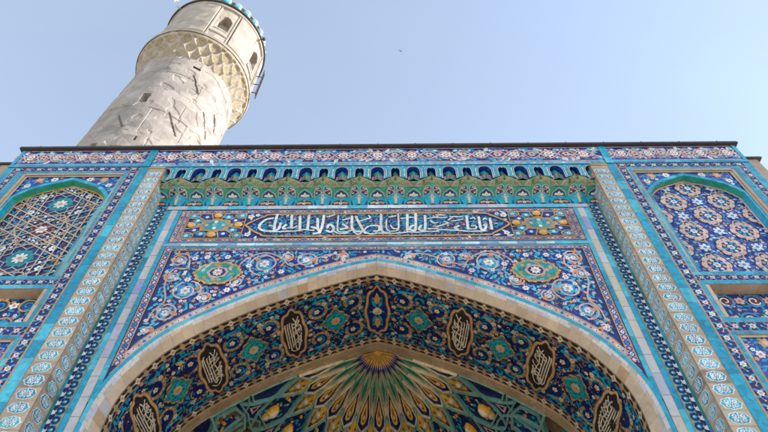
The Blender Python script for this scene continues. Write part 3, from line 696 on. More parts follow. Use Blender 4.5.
spandrel(-1); spandrel(1)

# ---- arch ring: glazed face bricks, chamfer of sand bricks
D = MB()
FACE = offset(OUT, .0); 
def arcq(P0, P1, y0, y1, mats, bl, gap=.008, base='grout'):
    """quads between two profile curves (same number of steps), laid as bricks"""
    A, B = Prof(P0), Prof(P1)
    for s in (-1, 1):
        n = int(A.L / bl)
        for i in range(n):
            m = rnd.choice(mats); k = 4
            ta, tb = i / n, (i + 1) / n
            for j in range(k):
                t0 = ta + (tb - ta) * (j / k + (gap / bl if j == 0 else 0)); t1 = ta + (tb - ta) * ((j + 1) / k)
                a0, a1 = A.at(A.L * t0), A.at(A.L * t1); b0, b1 = B.at(B.L * t0), B.at(B.L * t1)
                D.raw([(s * a0[0], y0, a0[1]), (s * a1[0], y0, a1[1]), (s * b1[0], y1, b1[1]), (s * b0[0], y1, b0[1])], m)
OI = offset(OUT, .125)
arcq(offset(OUT, .05), OI, YC - .027, YC - .027, ['tan2'], .33, 0)
arcq(OI, offset(OUT, .17), YC - .027, YC + .003, ['tan2'], .33, 0)
arcq(offset(OUT, .172), offset(OUT, .322), YC + .004, Y1 + .004, ['umber3'], .33, 0)
arcq(offset(OUT, .05), OI, YC - .03, YC - .03, ['wht2', 'wht2', 'greyst', 'crm2', 'wht2', 'lilac', 'crm2'], .22)
arcq(OI, offset(OUT, .17), YC - .03, YC + .0, ['wht2', 'tan', 'greyst', 'tan3', 'tan3', 'crm2', 'lilac'], .22)
arcq(offset(OUT, .17), offset(OUT, .32), YC + .0, Y1, ['tan2', 'tan', 'tan', 'tan', 'tan2', 'tan', 'sand', 'greyst', 'tan2', 'tan', 'tan2', 'tan'], .22)
arcq(offset(OUT, -.025), offset(OUT, .052), YC - .034, YC - .034, ['cyan', 'cyan3', 'cyan'], .45, .002)
for s in (-1, 1):
    A = Prof(offset(OUT, -.025))
    for i in range(150):
        a, b = A.at(A.L * i / 150), A.at(A.L * (i + 1) / 150)
        D.raw([(s * a[0], YC - .034, a[1]), (s * b[0], YC - .034, b[1]), (s * b[0], YC + .01, b[1]), (s * a[0], YC + .01, a[1])], 'cyan')
D.build('arch_ring', portal)

# ---- soffit
SOF = lambda s_, y, h: (lambda q: (q[0] + q[2] * h, y, q[1] + q[3] * h))(PIN.at(s_))
D = MB(SOF)
NS = 110
D.grid(lambda a, b: SOF(-PIN.L + 2 * PIN.L * a, Y1 + (Y2 - Y1) * b, 0), 2 * NS, 4, 'deep')
SL = SV
ya, yb = Y1 + .235, Y2 - .235
for i in range(int(SL * 2 / .1)):
    s0 = -SL + .1 * i; D.rect(s0, ya, s0 + .1, ya + .02, 'blue', 1); D.rect(s0, yb - .02, s0 + .1, yb, 'blue', 1)
CS = [0, 1.95, 3.76, 5.36]
carts = [0] + [q * s for q in CS[1:] for s in (-1, 1)]
meds = [q * s for q in (.99, 2.87, 4.56, 6.1) for s in (-1, 1)]
ym = (Y1 + Y2) / 2
def blocked(x, y):
    return any(abs(x - c) < .27 and abs(y - ym) < .72 for c in carts) or any(hypot(x - c, (y - ym) * .8) < .30 for c in meds)
fill(D, lambda x, y: not blocked(x, y), (-SL, ya - .02, SL, yb + .02), .098, 1, ('cyan2', 'teal', 'teal', 'cyan2', 'teal', 'navy', 'brown', 'brown'), ('crm3', 'tan3', 'teal', 'ochre'), .13, 1.1)
for c in meds:
    for q in (-1, 1):
        for p in (-1, 1):
            x0, y0 = c + q * .40, ym + p * .44
            D.disc(x0, y0, .225, 'deep', 3.2, 16)
            a0 = pi / 2 * p + (pi if q > 0 else 0)
            D.ribbon(spiral(x0, y0, .245, .15, a0, .88 * q * p), .075, 'umber', 4); D.ribbon(spiral(x0, y0, .205, .12, a0, .84 * q * p), .018, 'cyan2', 4.5)
            for k in range(9):
                a = a0 + .5 * q * p * (k + .6); rr = .24 - .085 * (k + .6) * .5 / (2 * pi * .88)
                D.disc(x0 + rr * cos(a), y0 + rr * sin(a), .024, ('orange', 'tan3', 'gold')[k % 3], 5, 6)
            k = p
            D.ribbon(spiral(x0, y0, .03, .13, k, 1.1), .026, 'cyan2', 4); D.flower(x0, y0, .066, 'crm3', 'orange', 6, 5)
            D.flower(c + q * .22, ym + p * .62, .062, 'cream', 'orange', 6, 5, .4); D.flower(c + q * .6, ym + p * .2, .055, 'cream', 'ochre', 6, 5)
            D.ribbon(catmull([(c + q * .1, ym + p * .4), (c + q * .3, ym + p * .55), (c + q * .22, ym + p * .72), (c + q * .45, ym + p * .74)], 5), .042, 'cyan2', 3)
            D.leaf(c + q * .5, ym + p * .7, q * .3, .2, .08, 'cyan', 4); D.leaf(c + q * .12, ym + p * .74, pi / 2 * p, .13, .07, 'cyan', 4)
            D.flower(c + q * .62, ym + p * .68, .05, 'cream', 'orange', 6, 5)
soffit = D.build('arch_soffit', portal)
for s in (-1, 1):     # zigzag bead borders
    yc = Y1 + .112 if s < 0 else Y2 - .112
    D = MB(SOF); n = int(SL * 2 / .1)
    for i in range(n):
        s0 = -SL + .1 * i; D.rect(s0, yc - .112, s0 + .1, yc + .112, 'umber2', 1)
    p = .2; n = int(SL / p)
    for i in range(-n, n + 1):
        c = i * p
        for q in (-1, 1): D.poly([(c + .02, yc + q * .028), (c + .055, yc + q * .085), (c + .185, yc + q * .085), (c + .15, yc + q * .028)] if q > 0 else [(c + .05, yc - .028), (c + .015, yc - .085), (c + .145, yc - .085), (c + .18, yc - .028)], 'dark', 2)
        D.poly([(c - .075, yc), (c, yc - .085), (c + .075, yc), (c, yc + .085)], 'crm3' if i % 2 == 0 else 'umber3', 3)
        if i % 2 == 0: (D.poly([(c + r_ * cos(t_ * pi / 4), yc + r_ * sin(t_ * pi / 4)) for t_, r_ in enumerate((.1, .045) * 4)], 'crm3', 4), D.disc(c, yc, .022, 'umber', 5, 6))
    D.build('zigzag_border', soffit)
def cart_pts(c, k=1.):
    P = []
    for i in range(40):
        t = 2 * pi * i / 40; ax, ay = cos(t), sin(t)
        r = 1 / max(abs(ax) ** 2.6 + abs(ay) ** 2.6, 1e-6) ** (1 / 2.6)
        r *= .90 + .13 * abs(cos(4 * t)) ** .8 + .07 * max(0, abs(ax) - .93) / .07 + .05 * max(0, abs(ay) - .97) / .03
        P.append((c + .285 * k * r * ax, ym + .745 * (1 - (1 - k) * .45) * r * ay))
    return P
for ci, c in enumerate(carts):
    D = MB(SOF)
    O = cart_pts(c)
    for (k, m, l) in ((1.03, 'brown', 7), (.98, 'copper', 8), (.81, 'brown', 9), (.77, 'dark' if c else 'navy', 10)):
        P = cart_pts(c, k); D.poly(P, m, l) if False else None
        for i in range(len(P) // 2):     # strips across, so the patch follows the curve
            a, b = P[i - 1], P[i]; D.poly([a, b, (c, b[1]), (c, a[1])], m, l)
        for i in range(len(P) // 2, len(P)):
            a, b = P[i - 1], P[i]; D.poly([a, b, (c, b[1]), (c, a[1])], m, l)
    if c == 0:
        for q in (-1, 1):
            D.leaf(c, ym + q * .2, q * pi / 2, .38, .16, 'ochre', 12, 0); D.leaf(c, ym + q * .25, q * pi / 2, .22, .08, 'brown', 13, 0)
            for p in (-1, 1):
                D.leaf(c + p * .03, ym + q * .12, q * 1.0 if p > 0 else pi - q * 1.0, .28, .07, 'cyan', 12, .2 * p * q); D.flower(c + p * .1, ym + q * .42, .035, 'cyan', 'cream', 13, 5)
            D.leaf(c + q * .08, ym, 0 if q > 0 else pi, .12, .05, 'cyan', 12, 0)
        D.flower(c, ym, .125, 'cream', 'brown', 14, 10, 0, .15); D.disc(c, ym, .07, 'ochre', 15.5, 10); D.flower(c, ym, .045, 'brown', 'cream', 16, 6)
        D.build('flower_cartouche', soffit)
    else:
        q = 1 if c < 0 else -1
        X = lambda a: c + a * q * .205
        Y = lambda b: ym - b * .56
        rr = random.Random(ci * 11 + 3)
        W_, m_ = .025, 'crm3'
        for a in (-.9, -.66, -.40, -.14):
            t, b_ = rr.uniform(.62, .86), rr.uniform(-.9, -.6)
            D.ribbon(catmull([(X(a + .10), Y(t)), (X(a + rr.uniform(-.04, .04)), Y(t - .10)), (X(a + .05), Y(.15)), (X(a + .16), Y(b_))], 5), W_, m_, 12)
            if rr.random() < .6: D.ribbon(catmull([(X(a + .16), Y(b_)), (X(a + .34), Y(b_ - .10)), (X(a + .52), Y(b_ + .06)), (X(a + .5), Y(b_ + .2))], 4), W_, m_, 12.5)
        for b in (.74, .5, .26, .02, -.22, -.46):
            b += rr.uniform(-.08, .08); w = .86 - .34 * abs(b); st_ = rr.uniform(-.5, .1)
            D.ribbon(catmull([(X(st_), Y(b - .16)), (X(st_ + .3), Y(b - .10)), (X(w - .1), Y(b + .10)), (X(w), Y(b + .22))], 4), W_, m_, 13)
            if rr.random() < .7: D.ribbon(spiral(X(w - .15), Y(b - .04), .015, .05, rr.uniform(0, 6), 1.0, 9), .02, m_, 13.5)
        D.ribbon(catmull([(X(-.55), Y(-.82)), (X(-.1), Y(-.95)), (X(.35), Y(-.8)), (X(.62), Y(-.45)), (X(.70), Y(-.1))], 5), W_, m_, 12)
        D.ribbon(catmull([(X(.05), Y(.9)), (X(.3), Y(.6)), (X(.2), Y(.2)), (X(.42), Y(-.2)), (X(.3), Y(-.55))], 5), W_, m_, 12.2)
        for k in range(9): D.disc(X(rr.uniform(-.8, .8)), Y(rr.uniform(-.75, .75)), .015, m_ if k % 2 else 'ochre', 12.5, 6)
        D.build('script_cartouche', soffit)
for c in meds:
    D = MB(SOF)
    def star(k, kk=1.):
        P = []
        for i in range(48):
            t = 2 * pi * i / 48; ax, ay = abs(cos(t)), abs(sin(t))
            r = 1 / (ax ** 1.15 + ay ** 1.15) ** (1 / 1.15) * (.94 + .07 * cos(8 * t))
            P.append((c + .36 * k * r * cos(t), ym + .44 * k * r * sin(t)))
        return P
    for k, m, l in ((1., 'brown', 6), (.95, 'tan2', 7), (.86, 'brown', 8), (.80, 'teal', 9), (.66, 'green', 10)): D.poly(star(k), m, l)
    for k in range(20):
        a = k * pi / 10; r = .88 / (abs(cos(a)) ** 1.15 + abs(sin(a)) ** 1.15) ** (1 / 1.15)
        D.disc(c + .36 * r * cos(a), ym + .44 * r * sin(a), .026, 'ochre' if k % 2 else 'brown', 9, 6)
    for k in range(8):
        a = k * pi / 4; D.leaf(c + .1 * cos(a), ym + .1 * sin(a), a + .4, .19, .08, 'jade' if k % 2 else 'cyan2', 11, .35); D.leaf(c + .16 * cos(a + .4), ym + .2 * sin(a + .4), a + 1.6, .12, .045, 'cyan', 12, .3)
    D.lobed(c, ym, .11, .12, 'tan', 13, .06, 8); D.flower(c, ym, .085, 'tan3', 'orange', 14, 6, c2='ochre')
    D.build('green_medallion', soffit)
# plain brick rib behind the soffit
D = MB(SOF); PR = Prof(offset(OUT, .36))
RIB = lambda s_, y, h: (lambda q: (q[0] + q[2] * h, y, q[1] + q[3] * h))(PR.at(s_))
n = int(PR.L * 2 / .3)
for i in range(n):
    for j in range(2):
        a, b = -PR.L + 2 * PR.L * i / n, -PR.L + 2 * PR.L * (i + 1) / n
        y0, y1 = Y2 + (Y3 - Y2) * j / 2, Y2 + (Y3 - Y2) * (j + 1) / 2; m = rnd.choice(('sand', 'umber3', 'sand', 'brick'))
        for k in range(4):
            p, r = a + (b - a) * k / 4, a + (b - a) * (k + 1) / 4
            D.raw([RIB(p, y0, 0), RIB(r, y0, 0), RIB(r, y1, 0), RIB(p, y1, 0)], m)
        if j == 0:
            for k in range(4):
                p, r = a + (b - a) * k / 4, a + (b - a) * (k + 1) / 4
                D.raw([RIB(p, y0, 0), RIB(r, y0, 0), RIB(r, y0, -.06), RIB(p, y0, -.06)], m)
D.build('brick_rib', portal)

# ---- muqarnas half dome behind the arch
BD = 1.3
def dome(phi, q, h=0.):
    x, z, nx, nz = PR.at(max(.004, q))
    px, py = -cos(phi), sin(phi)
    n = Vector((px * nx, py * nx / BD, nz)).normalized()
    return (px * x + n.x * h, Y3 + BD * py * x + n.y * h, z + n.z * h)
DM = lambda u, v, h: dome(u, v, h)
D = MB()
D.grid(lambda a, b: dome(pi * a, .02 + (PR.L - .04) * b, -.12), 60, 60, lambda i, j: ('deep', 'teal', 'brown', 'deep')[(i // 2 * 7 + j // 2 * 3) % 4])
half_dome = D.build('half_dome', portal)
ST = pi / 12
def prism(D, P, h0, h1, top, side, sub=3):
    """raised polygon patch on the dome, with its edges"""
    n = len(P)
    cx, cy = sum(p[0] for p in P) / n, sum(p[1] for p in P) / n
    for i in range(n):
        a, b = P[i - 1], P[i]
        for k in range(sub):
            p = (a[0] + (b[0] - a[0]) * k / sub, a[1] + (b[1] - a[1]) * k / sub); q = (a[0] + (b[0] - a[0]) * (k + 1) / sub, a[1] + (b[1] - a[1]) * (k + 1) / sub)
            D.raw([dome(p[0], p[1], h1), dome(q[0], q[1], h1), dome(cx, cy, h1)], top)
            D.raw([dome(p[0], p[1], h1), dome(q[0], q[1], h1), dome(q[0], q[1], h0), dome(p[0], p[1], h0)], side)
def inset(P, k):
    n = len(P); cx, cy = sum(p[0] for p in P) / n, sum(p[1] for p in P) / n
    return [(cx + (x - cx) * k, cy + (y - cy) * k) for x, y in P]
def frame(D, P, k, hi, lo, hc, m_frame, m_in, line='ochre', sub=3):
    """muqarnas cell: raised flat frame, sloping sides, sunk pyramid centre"""
    Q = inset(P, k); n = len(P); L1, L2 = inset(P, 1 - (1 - k) * .4), inset(P, 1 - (1 - k) * .55)
    cx, cy = sum(p[0] for p in P) / n, sum(p[1] for p in P) / n
    lerp = lambda a, b, t: (a[0] + (b[0] - a[0]) * t, a[1] + (b[1] - a[1]) * t)
    for i in range(n):
        for s_ in range(sub):
            t0, t1 = s_ / sub, (s_ + 1) / sub
            p, r = lerp(P[i - 1], P[i], t0), lerp(P[i - 1], P[i], t1)
            a, b = lerp(Q[i - 1], Q[i], t0), lerp(Q[i - 1], Q[i], t1)
            c, d = lerp(L1[i - 1], L1[i], t0), lerp(L1[i - 1], L1[i], t1); e, f = lerp(L2[i - 1], L2[i], t0), lerp(L2[i - 1], L2[i], t1)
            D.raw([dome(*p, hi), dome(*r, hi), dome(*b, hi), dome(*a, hi)], m_frame)
            D.raw([dome(*c, hi + .006), dome(*d, hi + .006), dome(*f, hi + .006), dome(*e, hi + .006)], line)
            D.raw([dome(*p, hi), dome(*r, hi), dome(*r, -.11), dome(*p, -.11)], m_frame)
            D.raw([dome(*a, hi), dome(*b, hi), dome(*b, lo), dome(*a, lo)], m_frame)
            D.raw([dome(*a, lo), dome(*b, lo), dome(cx, cy, hc)], m_in)
def pearl(D, phi, q, ra, rq, h0, h1, m1, m2):
    """rounded boss standing on the dome surface"""
    n = 10; prev = None
    for j in range(5):
        t = j / 4; k = cos(t * pi / 2 * .98); h = h0 + (h1 - h0) * sin(t * pi / 2)
        ring = [dome(phi + ra * k * cos(2 * pi * i / n), q + rq * k * sin(2 * pi * i / n), h) for i in range(n)]
        if prev:
            for i in range(n): D.raw([prev[i], prev[(i + 1) % n], ring[(i + 1) % n], ring[i]], m1 if j < 3 else m2)
        prev = ring
def pol(c, pts): return [(c + a * ST, q) for a, q in pts]
# golden sun at the crown with blue rays
D = MB(DM)
N = 24
for i in range(N):
    a0, a1 = pi * i / N, pi * (i + 1) / N; am = (a0 + a1) / 2
    D.raw([dome(a0, .0, .012), dome(a1, .0, .012), dome(a1, .31, .012), dome(a0, .31, .012)], 'amber' if i % 2 else 'gold')
    D.raw([dome(a0, .31, .012), dome(a1, .31, .012), dome(am, .50, .012)], 'amber' if i % 2 else 'gold')
    D.raw([dome(a0 - .02, .10, .018), dome(a0 + .02, .10, .018), dome(a0 + .03, .33, .018), dome(a0 - .03, .33, .018)], 'copper' if i % 2 else 'brown')
    if i: D.raw([dome(a0, .30, .008), dome(a0 + .085, .42, .008), dome(a0, .72 if i % 2 == 0 else .62, .008), dome(a0 - .085, .42, .008)], 'blue' if i % 2 else 'navy')
D.build('golden_sunburst', half_dome)
# ribbed fan: pale ribs as ground
D = MB(DM)
for i in range(12):
    for (a, b, m, h) in ((0, .5, 'celadon', -.03), (.5, 1, 'celadon', -.03)):
        for j in range(8):
            q0, q1 = .28 + 1.4 * j / 8, .28 + 1.4 * (j + 1) / 8
            D.raw([dome((i + a) * ST, q0, h), dome((i + b) * ST, q0, h), dome((i + b) * ST, q1, h), dome((i + a) * ST, q1, h)], m)
    for e in (.06, .16, .26, .36, .64, .74, .84, .94):      # fine lines along the ribs
        for j in range(6):
            q0, q1 = .5 + 1.1 * j / 6, .5 + 1.1 * (j + 1) / 6; w = .011 / q0
            k = .30 + .2 * j / 6
            D.raw([dome((i + e) * ST - w, q0, -.022), dome((i + e) * ST + w, q0, -.022), dome((i + e) * ST + w * .8, q1, -.022), dome((i + e) * ST - w * .8, q1, -.022)], 'ochre' if e in (.16, .36, .64, .84) else 'jade')
D.build('fan_ground', half_dome)
for k in range(13):
    c = k * ST
    if 1:
        D = MB(DM)
        P = pol(c, [(0, .88), (.37, 1.52), (.34, 1.80), (0, 1.98), (-.34, 1.80), (-.37, 1.52)])
        P = [(min(max(x, .0), pi), y) for x, y in P]
        frame(D, P, .89, .075, .03, .0, 'celadon', 'deep', 'amber')
        for (s_, m, h) in ((.64, 'amber', .0), (.42, 'brown', .014)):
            T = pol(c, [(0, 1.16), (.2 * s_ / .6, 1.56), (.12 * s_ / .6, 1.74), (0, 1.80), (-.12 * s_ / .6, 1.74), (-.2 * s_ / .6, 1.56)]); T = T if s_ > .5 else inset(T, .66); T = [(min(max(x, .0), pi), y) for x, y in T]
            D.raw([dome(*p, h + .036) for p in T], m)
        for q in (-1, 1) if 0 < k < 12 else (): D.raw([dome(c + q * .17 * ST, 1.76, .04), dome(c + q * .23 * ST, 1.70, .04), dome(c + q * .08 * ST, 1.86, .04)], 'sky')
        if 0 < k < 12: pearl(D, c, 1.60, .05 * ST * 1.4, .065, .04, .10, 'tan3', 'cream')
        D.build('fan_kite', half_dome)
for k in range(12):
    c = (k + .5) * ST
    D = MB(DM)
    P = pol(c, [(0, .58), (.17, .86), (.15, 1.0), (0, 1.28), (-.15, 1.0), (-.17, .86)])
    prism(D, inset(P, 1.3), -.02, .012, 'sandy', 'celadon'); prism(D, P, .012, .02, 'green', 'green')
    D.build('green_petal', half_dome)
    D = MB(DM)
    P = pol(c, [(0, 1.56), (.46, 2.02), (0, 2.62), (-.46, 2.02)])
    frame(D, P, .80, .06, .03, .01, 'verdi', 'gold' if k % 2 else 'amber', 'tan3', 4)
    for q in (-1, 1):
        D.raw([dome(c + q * .28 * ST, 2.02, .035), dome(c + q * .05 * ST, 2.36, .035), dome(c + q * .02 * ST, 2.33, .035), dome(c + q * .22 * ST, 2.0, .035)], 'brown')
        for (a, v) in ((.14, 1.93), (.15, 2.16)): D.raw([dome(c + q * a * ST, v - .06, .034), dome(c + q * (a + .08) * ST, v, .034), dome(c + q * a * ST, v + .06, .034), dome(c + q * (a - .04) * ST, v, .034)], 'brown')
    D.raw([dome(c, 2.25, .034), dome(c + .07 * ST, 2.33, .034), dome(c, 2.42, .034), dome(c - .07 * ST, 2.33, .034)], 'navy')
    pearl(D, c, 2.06, .11 * ST, .085, .02, .10, 'tan3', 'cream')
    D.build('golden_diamond', half_dome)
for k in range(13):
    c = k * ST
    D = MB(DM)
    P = pol(c, [(0, 2.02), (.42, 2.14), (.5, 2.72), (.30, 3.12), (-.30, 3.12), (-.5, 2.72), (-.42, 2.14)])
    if k == 0: P = [(max(x, .0), y) for x, y in P]
    if k == 12: P = [(min(x, pi), y) for x, y in P]
    frame(D, P, .93, .03, -.045, -.075, 'verdi', 'deep', 'tan3')
    if 0 < k < 12:
        for i in range(34):
            a, v = rnd.uniform(-.36, .36), rnd.uniform(2.2, 3.05)
            D.raw([dome(c + a * ST, v - .05, -.04), dome(c + (a + .05) * ST, v, -.04), dome(c + a * ST, v + .05, -.04), dome(c + (a - .05) * ST, v, -.04)], rnd.choice(('cyan2', 'cyan', 'teal', 'amber', 'cyan2')))
        pearl(D, c, 2.36, .06 * ST, .05, -.05, .02, 'orange', 'gold')
    D.build('blue_cell', half_dome)
    if 0 < k < 12:
        D = MB(DM)
        pearl(D, c, 2.82, .13 * ST, .20, -.08, .16, 'amber', 'crm3'); pearl(D, c, 3.0, .09 * ST, .12, -.08, .10, 'gold', 'tan3')
        D.build('golden_boss', half_dome)
for k in range(12):
    c = (k + .5) * ST
    D = MB(DM)
    P = pol(c, [(0, 2.66), (.2, 3.10), (.46, 3.42), (0, 3.34), (-.46, 3.42), (-.2, 3.10)])
    frame(D, P, .76, .05, .0, -.03, 'verdi', 'deep', 'tan3')
    D.raw([dome(c, 2.96, .012), dome(c + .12 * ST, 3.24, .012), dome(c - .12 * ST, 3.24, .012)], 'pink')
    D.raw([dome(c, 3.05, .016), dome(c + .06 * ST, 3.19, .016), dome(c - .06 * ST, 3.19, .016)], 'navy')
    D.build('turquoise_star', half_dome)
for k in range(7):
    c = (2 * k) * ST
    big = k % 2 == 0
    for j, cc in enumerate((c, c + ST)):
        if cc > pi - .01 and j: continue
        D = MB(DM)
        if (k + j) % 2 == 0:
            P = pol(cc, [(0, 3.16), (.3, 3.22), (.55, 3.5), (.62, 4.1), (-.62, 4.1), (-.55, 3.5), (-.3, 3.22)])
            P = [(min(max(x, 0), pi), y) for x, y in P]
            frame(D, P, .89, .03, -.035, -.08, 'verdi', 'deep', 'tan3')
            for i in range(26):
                a, v = rnd.uniform(-.38, .38), rnd.uniform(3.35, 4.0)
                if 0 < cc + a * ST < pi: D.raw([dome(cc + a * ST, v - .05, -.03), dome(cc + (a + .05) * ST, v, -.03), dome(cc + a * ST, v + .05, -.03), dome(cc + (a - .05) * ST, v, -.03)], rnd.choice(('cyan', 'sky', 'navy', 'cyan2', 'pink', 'orange')))
            D.build('blue_vault', half_dome)
        else:
            P = pol(cc, [(0, 3.14), (.3, 3.3), (.36, 3.9), (-.36, 3.9), (-.3, 3.3)])
            P = [(min(max(x, 0), pi), y) for x, y in P]
            frame(D, P, .88, .02, -.055, -.09, 'verdi', 'brown', 'ochre')
            for i in range(10):
                a, v = rnd.uniform(-.2, .2), rnd.uniform(3.3, 3.8)
                if 0 < cc + a * ST < pi: D.raw([dome(cc + a * ST, v - .05, -.05), dome(cc + (a + .05) * ST, v, -.05), dome(cc + a * ST, v + .05, -.05), dome(cc + (a - .05) * ST, v, -.05)], rnd.choice(('orange', 'dark', 'maroon', 'ochre')))
            D.build('brown_niche', half_dome)

for k in range(12):
    c = (k + .5) * ST
    D = MB(DM)
    P = pol(c, [(0, 3.36), (.38, 3.5), (.44, 3.95), (0, 4.3), (-.44, 3.95), (-.38, 3.5)])
    frame(D, P, .84, .03, -.03, -.07, 'verdi', 'navy' if k % 2 else 'brown', 'ochre')
    for i in range(14):
        a, v = rnd.uniform(-.25, .25), rnd.uniform(3.55, 4.05)
        D.raw([dome(c + a * ST, v - .05, -.025), dome(c + (a + .05) * ST, v, -.025), dome(c + a * ST, v + .05, -.025), dome(c + (a - .05) * ST, v, -.025)], rnd.choice(('cyan2', 'amber', 'orange', 'cyan', 'teal')))
    D.build('painted_cell', half_dome)
# ---- honeycomb cornice: bays of corbelled cells with dark arched niches
HW = .4575
def bay_mesh():
    D = MB()
    def tri(P, m): D.raw(P, m)
    def quadmap(A, B, C_, E_):          # bilinear patch with outward offset, v up
        A, B, C_, E_ = map(Vector, (A, B, C_, E_)); n = (B - A).cross(E_ - A).normalized()
        if n.y > 0: n = -n
        return lambda u, v, h: tuple((A * (1 - u) + B * u) * (1 - v) + (E_ * (1 - u) + C_ * u) * v + n * h)
    # lowest tier: wall with lunette, prow-shaped corbels
    D.raw([(-.25, .445, 13.27), (.25, .445, 13.27), (.25, .445, 13.56), (-.25, .445, 13.56)], 'cyan')
    D.f = lambda u, v, h: (u, .445 - h, v)
    A = [(.22, 13.28)] + [(.22 * cos(t * pi / 10), 13.30 + .17 * sin(t * pi / 10) ** .8) for t in range(1, 10)] + [(-.22, 13.28)]
    D.poly([(x * 1.13, z + .012 * (z > 13.29)) for x, z in A], 'jade', 1); D.poly(A, 'navy', 2)
    for q in (-1, 1):
        D.leaf(q * .03, 13.36, pi / 2 - q * 1.25, .17, .085, 'ochre', 3, .3 * -q); D.leaf(q * .16, 13.31, pi / 2 + q * .5, .08, .05, 'orange', 4, .2)
    D.flower(0, 13.345, .05, 'white', 'navy', 5, 5); D.flower(0, 13.44, .035, 'orange', 'rose', 5, 5)
    for s in (-1, 1):
        D.f = quadmap((s * (HW - .13), .44, 13.27), (s * HW, .40, 13.27), (s * HW, .29, 13.56), (s * (HW - .235), .445, 13.56))
        D.grid(lambda a, b: D.f(a, b, 0), 3, 3, 'cyan')
        D.poly([(.86, .02), (.99, .02), (.99, .97), (.82, .72), (.45, .78), (.84, .58)], 'cream', 1); D.poly([(.55, .05), (.70, .05), (.70, .5), (.55, .5)], 'jade', 1); D.poly([(.62, .72), (.98, .60), (.98, .70)], 'ochre', 2)
        # second tier: niche faces either side of the prow
        D.f = quadmap((s * (HW - .235), .445, 13.56), (s * HW, .29, 13.56), (s * HW, .09, 13.93), (s * (HW - .25), .21, 13.87))
        D.grid(lambda a, b: D.f(a, b, 0), 3, 3, 'jade')
        D.poly([(.07, .03), (.94, .03), (.94, .62), (.75, .9), (.5, .99), (.25, .9), (.07, .62)], 'sandy', .5); D.poly([(.12, .06), (.9, .06), (.9, .6), (.72, .86), (.5, .95), (.28, .86), (.12, .6)], 'cyan', 1); D.poly([(.2, .1), (.84, .1), (.84, .58), (.68, .8), (.5, .88), (.34, .8), (.2, .58)], 'navy', 2)
        D.poly([(.24, .30), (.42, .18), (.50, .32), (.66, .18), (.82, .38), (.70, .5), (.60, .80), (.34, .74), (.42, .5)], 'white', 3); D.disc(.53, .48, .07, 'rose', 4, 6)
    D.f = lambda u, v, h: (u, .445 - (v - 13.56) / .31 * .235 - h, v)
    W1 = .2225
    D.poly([(-W1, 13.56), (W1, 13.56), (HW - .25, 13.87), (-HW + .25, 13.87)], 'jade', 0)
    D.poly([(-.205, 13.563), (.205, 13.563), (.165, 13.71), (0, 13.85), (-.165, 13.71)], 'sandy', .5); D.poly([(-.19, 13.57), (.19, 13.57), (.15, 13.70), (0, 13.83), (-.15, 13.70)], 'cyan', 1); D.poly([(-.16, 13.58), (.16, 13.58), (.125, 13.69), (0, 13.795), (-.125, 13.69)], 'navy', 2)
    D.poly([(-.125, 13.605), (0, 13.585), (.125, 13.605), (.09, 13.67), (.045, 13.655), (0, 13.73), (-.045, 13.655), (-.09, 13.67)], 'white', 3); D.disc(0, 13.625, .018, 'orange', 4, 6)
    # third tier: small folded facets leaning out to the front plane
    lo = [(-HW, .09, 13.93), (-.2075, .21, 13.87), (0, .19, 13.85), (.2075, .21, 13.87), (HW, .09, 13.93)]
    hi = [(-HW + .10, .03, 14.03), (-.24, .03, 13.99), (-.10, .10, 13.98), (.10, .10, 13.98), (.24, .03, 13.99), (HW - .10, .03, 14.03)]
    D.raw([lo[0], hi[0], hi[0]], 'olive') if False else None
    T = [((lo[0], lo[1], hi[1], hi[0]), 'olive'), ((lo[1], lo[2], hi[2], hi[1]), 'green2'), ((lo[2], hi[3], hi[2]), 'olive'), ((lo[2], lo[3], hi[4], hi[3]), 'green2'), ((lo[3], lo[4], hi[5], hi[4]), 'olive')]
    for P, m in T:
        D.raw(P, m)
        c = [sum(p[i] for p in P) / len(P) for i in range(3)]
        n = (Vector(P[1]) - Vector(P[0])).cross(Vector(P[-1]) - Vector(P[0])).normalized()
        if n.y > 0: n = -n
        for k, mm, h in ((.88, 'sandy', .003), (.80, 'jade' if m == 'olive' else 'verdi', .005), (.56, 'olive' if m == 'olive' else 'sandy', .008), (.46, 'green2', .010), (.34, 'orange', .012), (.15, 'maroon', .016)):
            D.raw([tuple(Vector(c) + (Vector(p) - Vector(c)) * k + n * h) for p in P], mm)
    D.raw([(-HW, .09, 13.93), (-HW + .10, .03, 14.03), (-HW, .03, 14.08)], 'olive'); D.raw([(HW, .09, 13.93), (HW - .10, .03, 14.03), (HW, .03, 14.08)], 'olive')
    # front slab with the arched holes
    y = .02
    def hole(cx, w, z0, z1, x0, x1, n=8):
        P = []
        for i in range(n + 1):
            a = pi - pi * i / n; xx = cx + w * cos(a)
            P.append((min(max(xx, x0), x1), z1 - w * .9 + w * .9 * sin(a)))
        P = [(P[0][0], z0)] + P + [(P[-1][0], z0)]
        for a, b in zip(P, P[1:]):
            D.raw([(a[0], y, a[1]), (b[0], y, b[1]), (b[0], .17, b[1]), (a[0], .17, a[1])], 'blue')
            if abs(a[0] - b[0]) > 1e-5: D.raw([(a[0], y, a[1]), (b[0], y, b[1]), (b[0], y, 14.43), (a[0], y, 14.43)], 'cyan')
        D.raw([(P[0][0], .168, z0), (P[-1][0], .168, z0), (P[-1][0], .168, z1), (P[0][0], .168, z1)], 'navy')
        return P
    P_ = hole(0, .17, 13.98, 14.37, -.17, .17); PL_ = hole(-HW, .115, 14.03, 14.34, -HW, -HW + .115); PR_ = hole(HW, .115, 14.03, 14.34, HW - .115, HW)
    D.f = lambda u, v, h: (u, y - h, v)
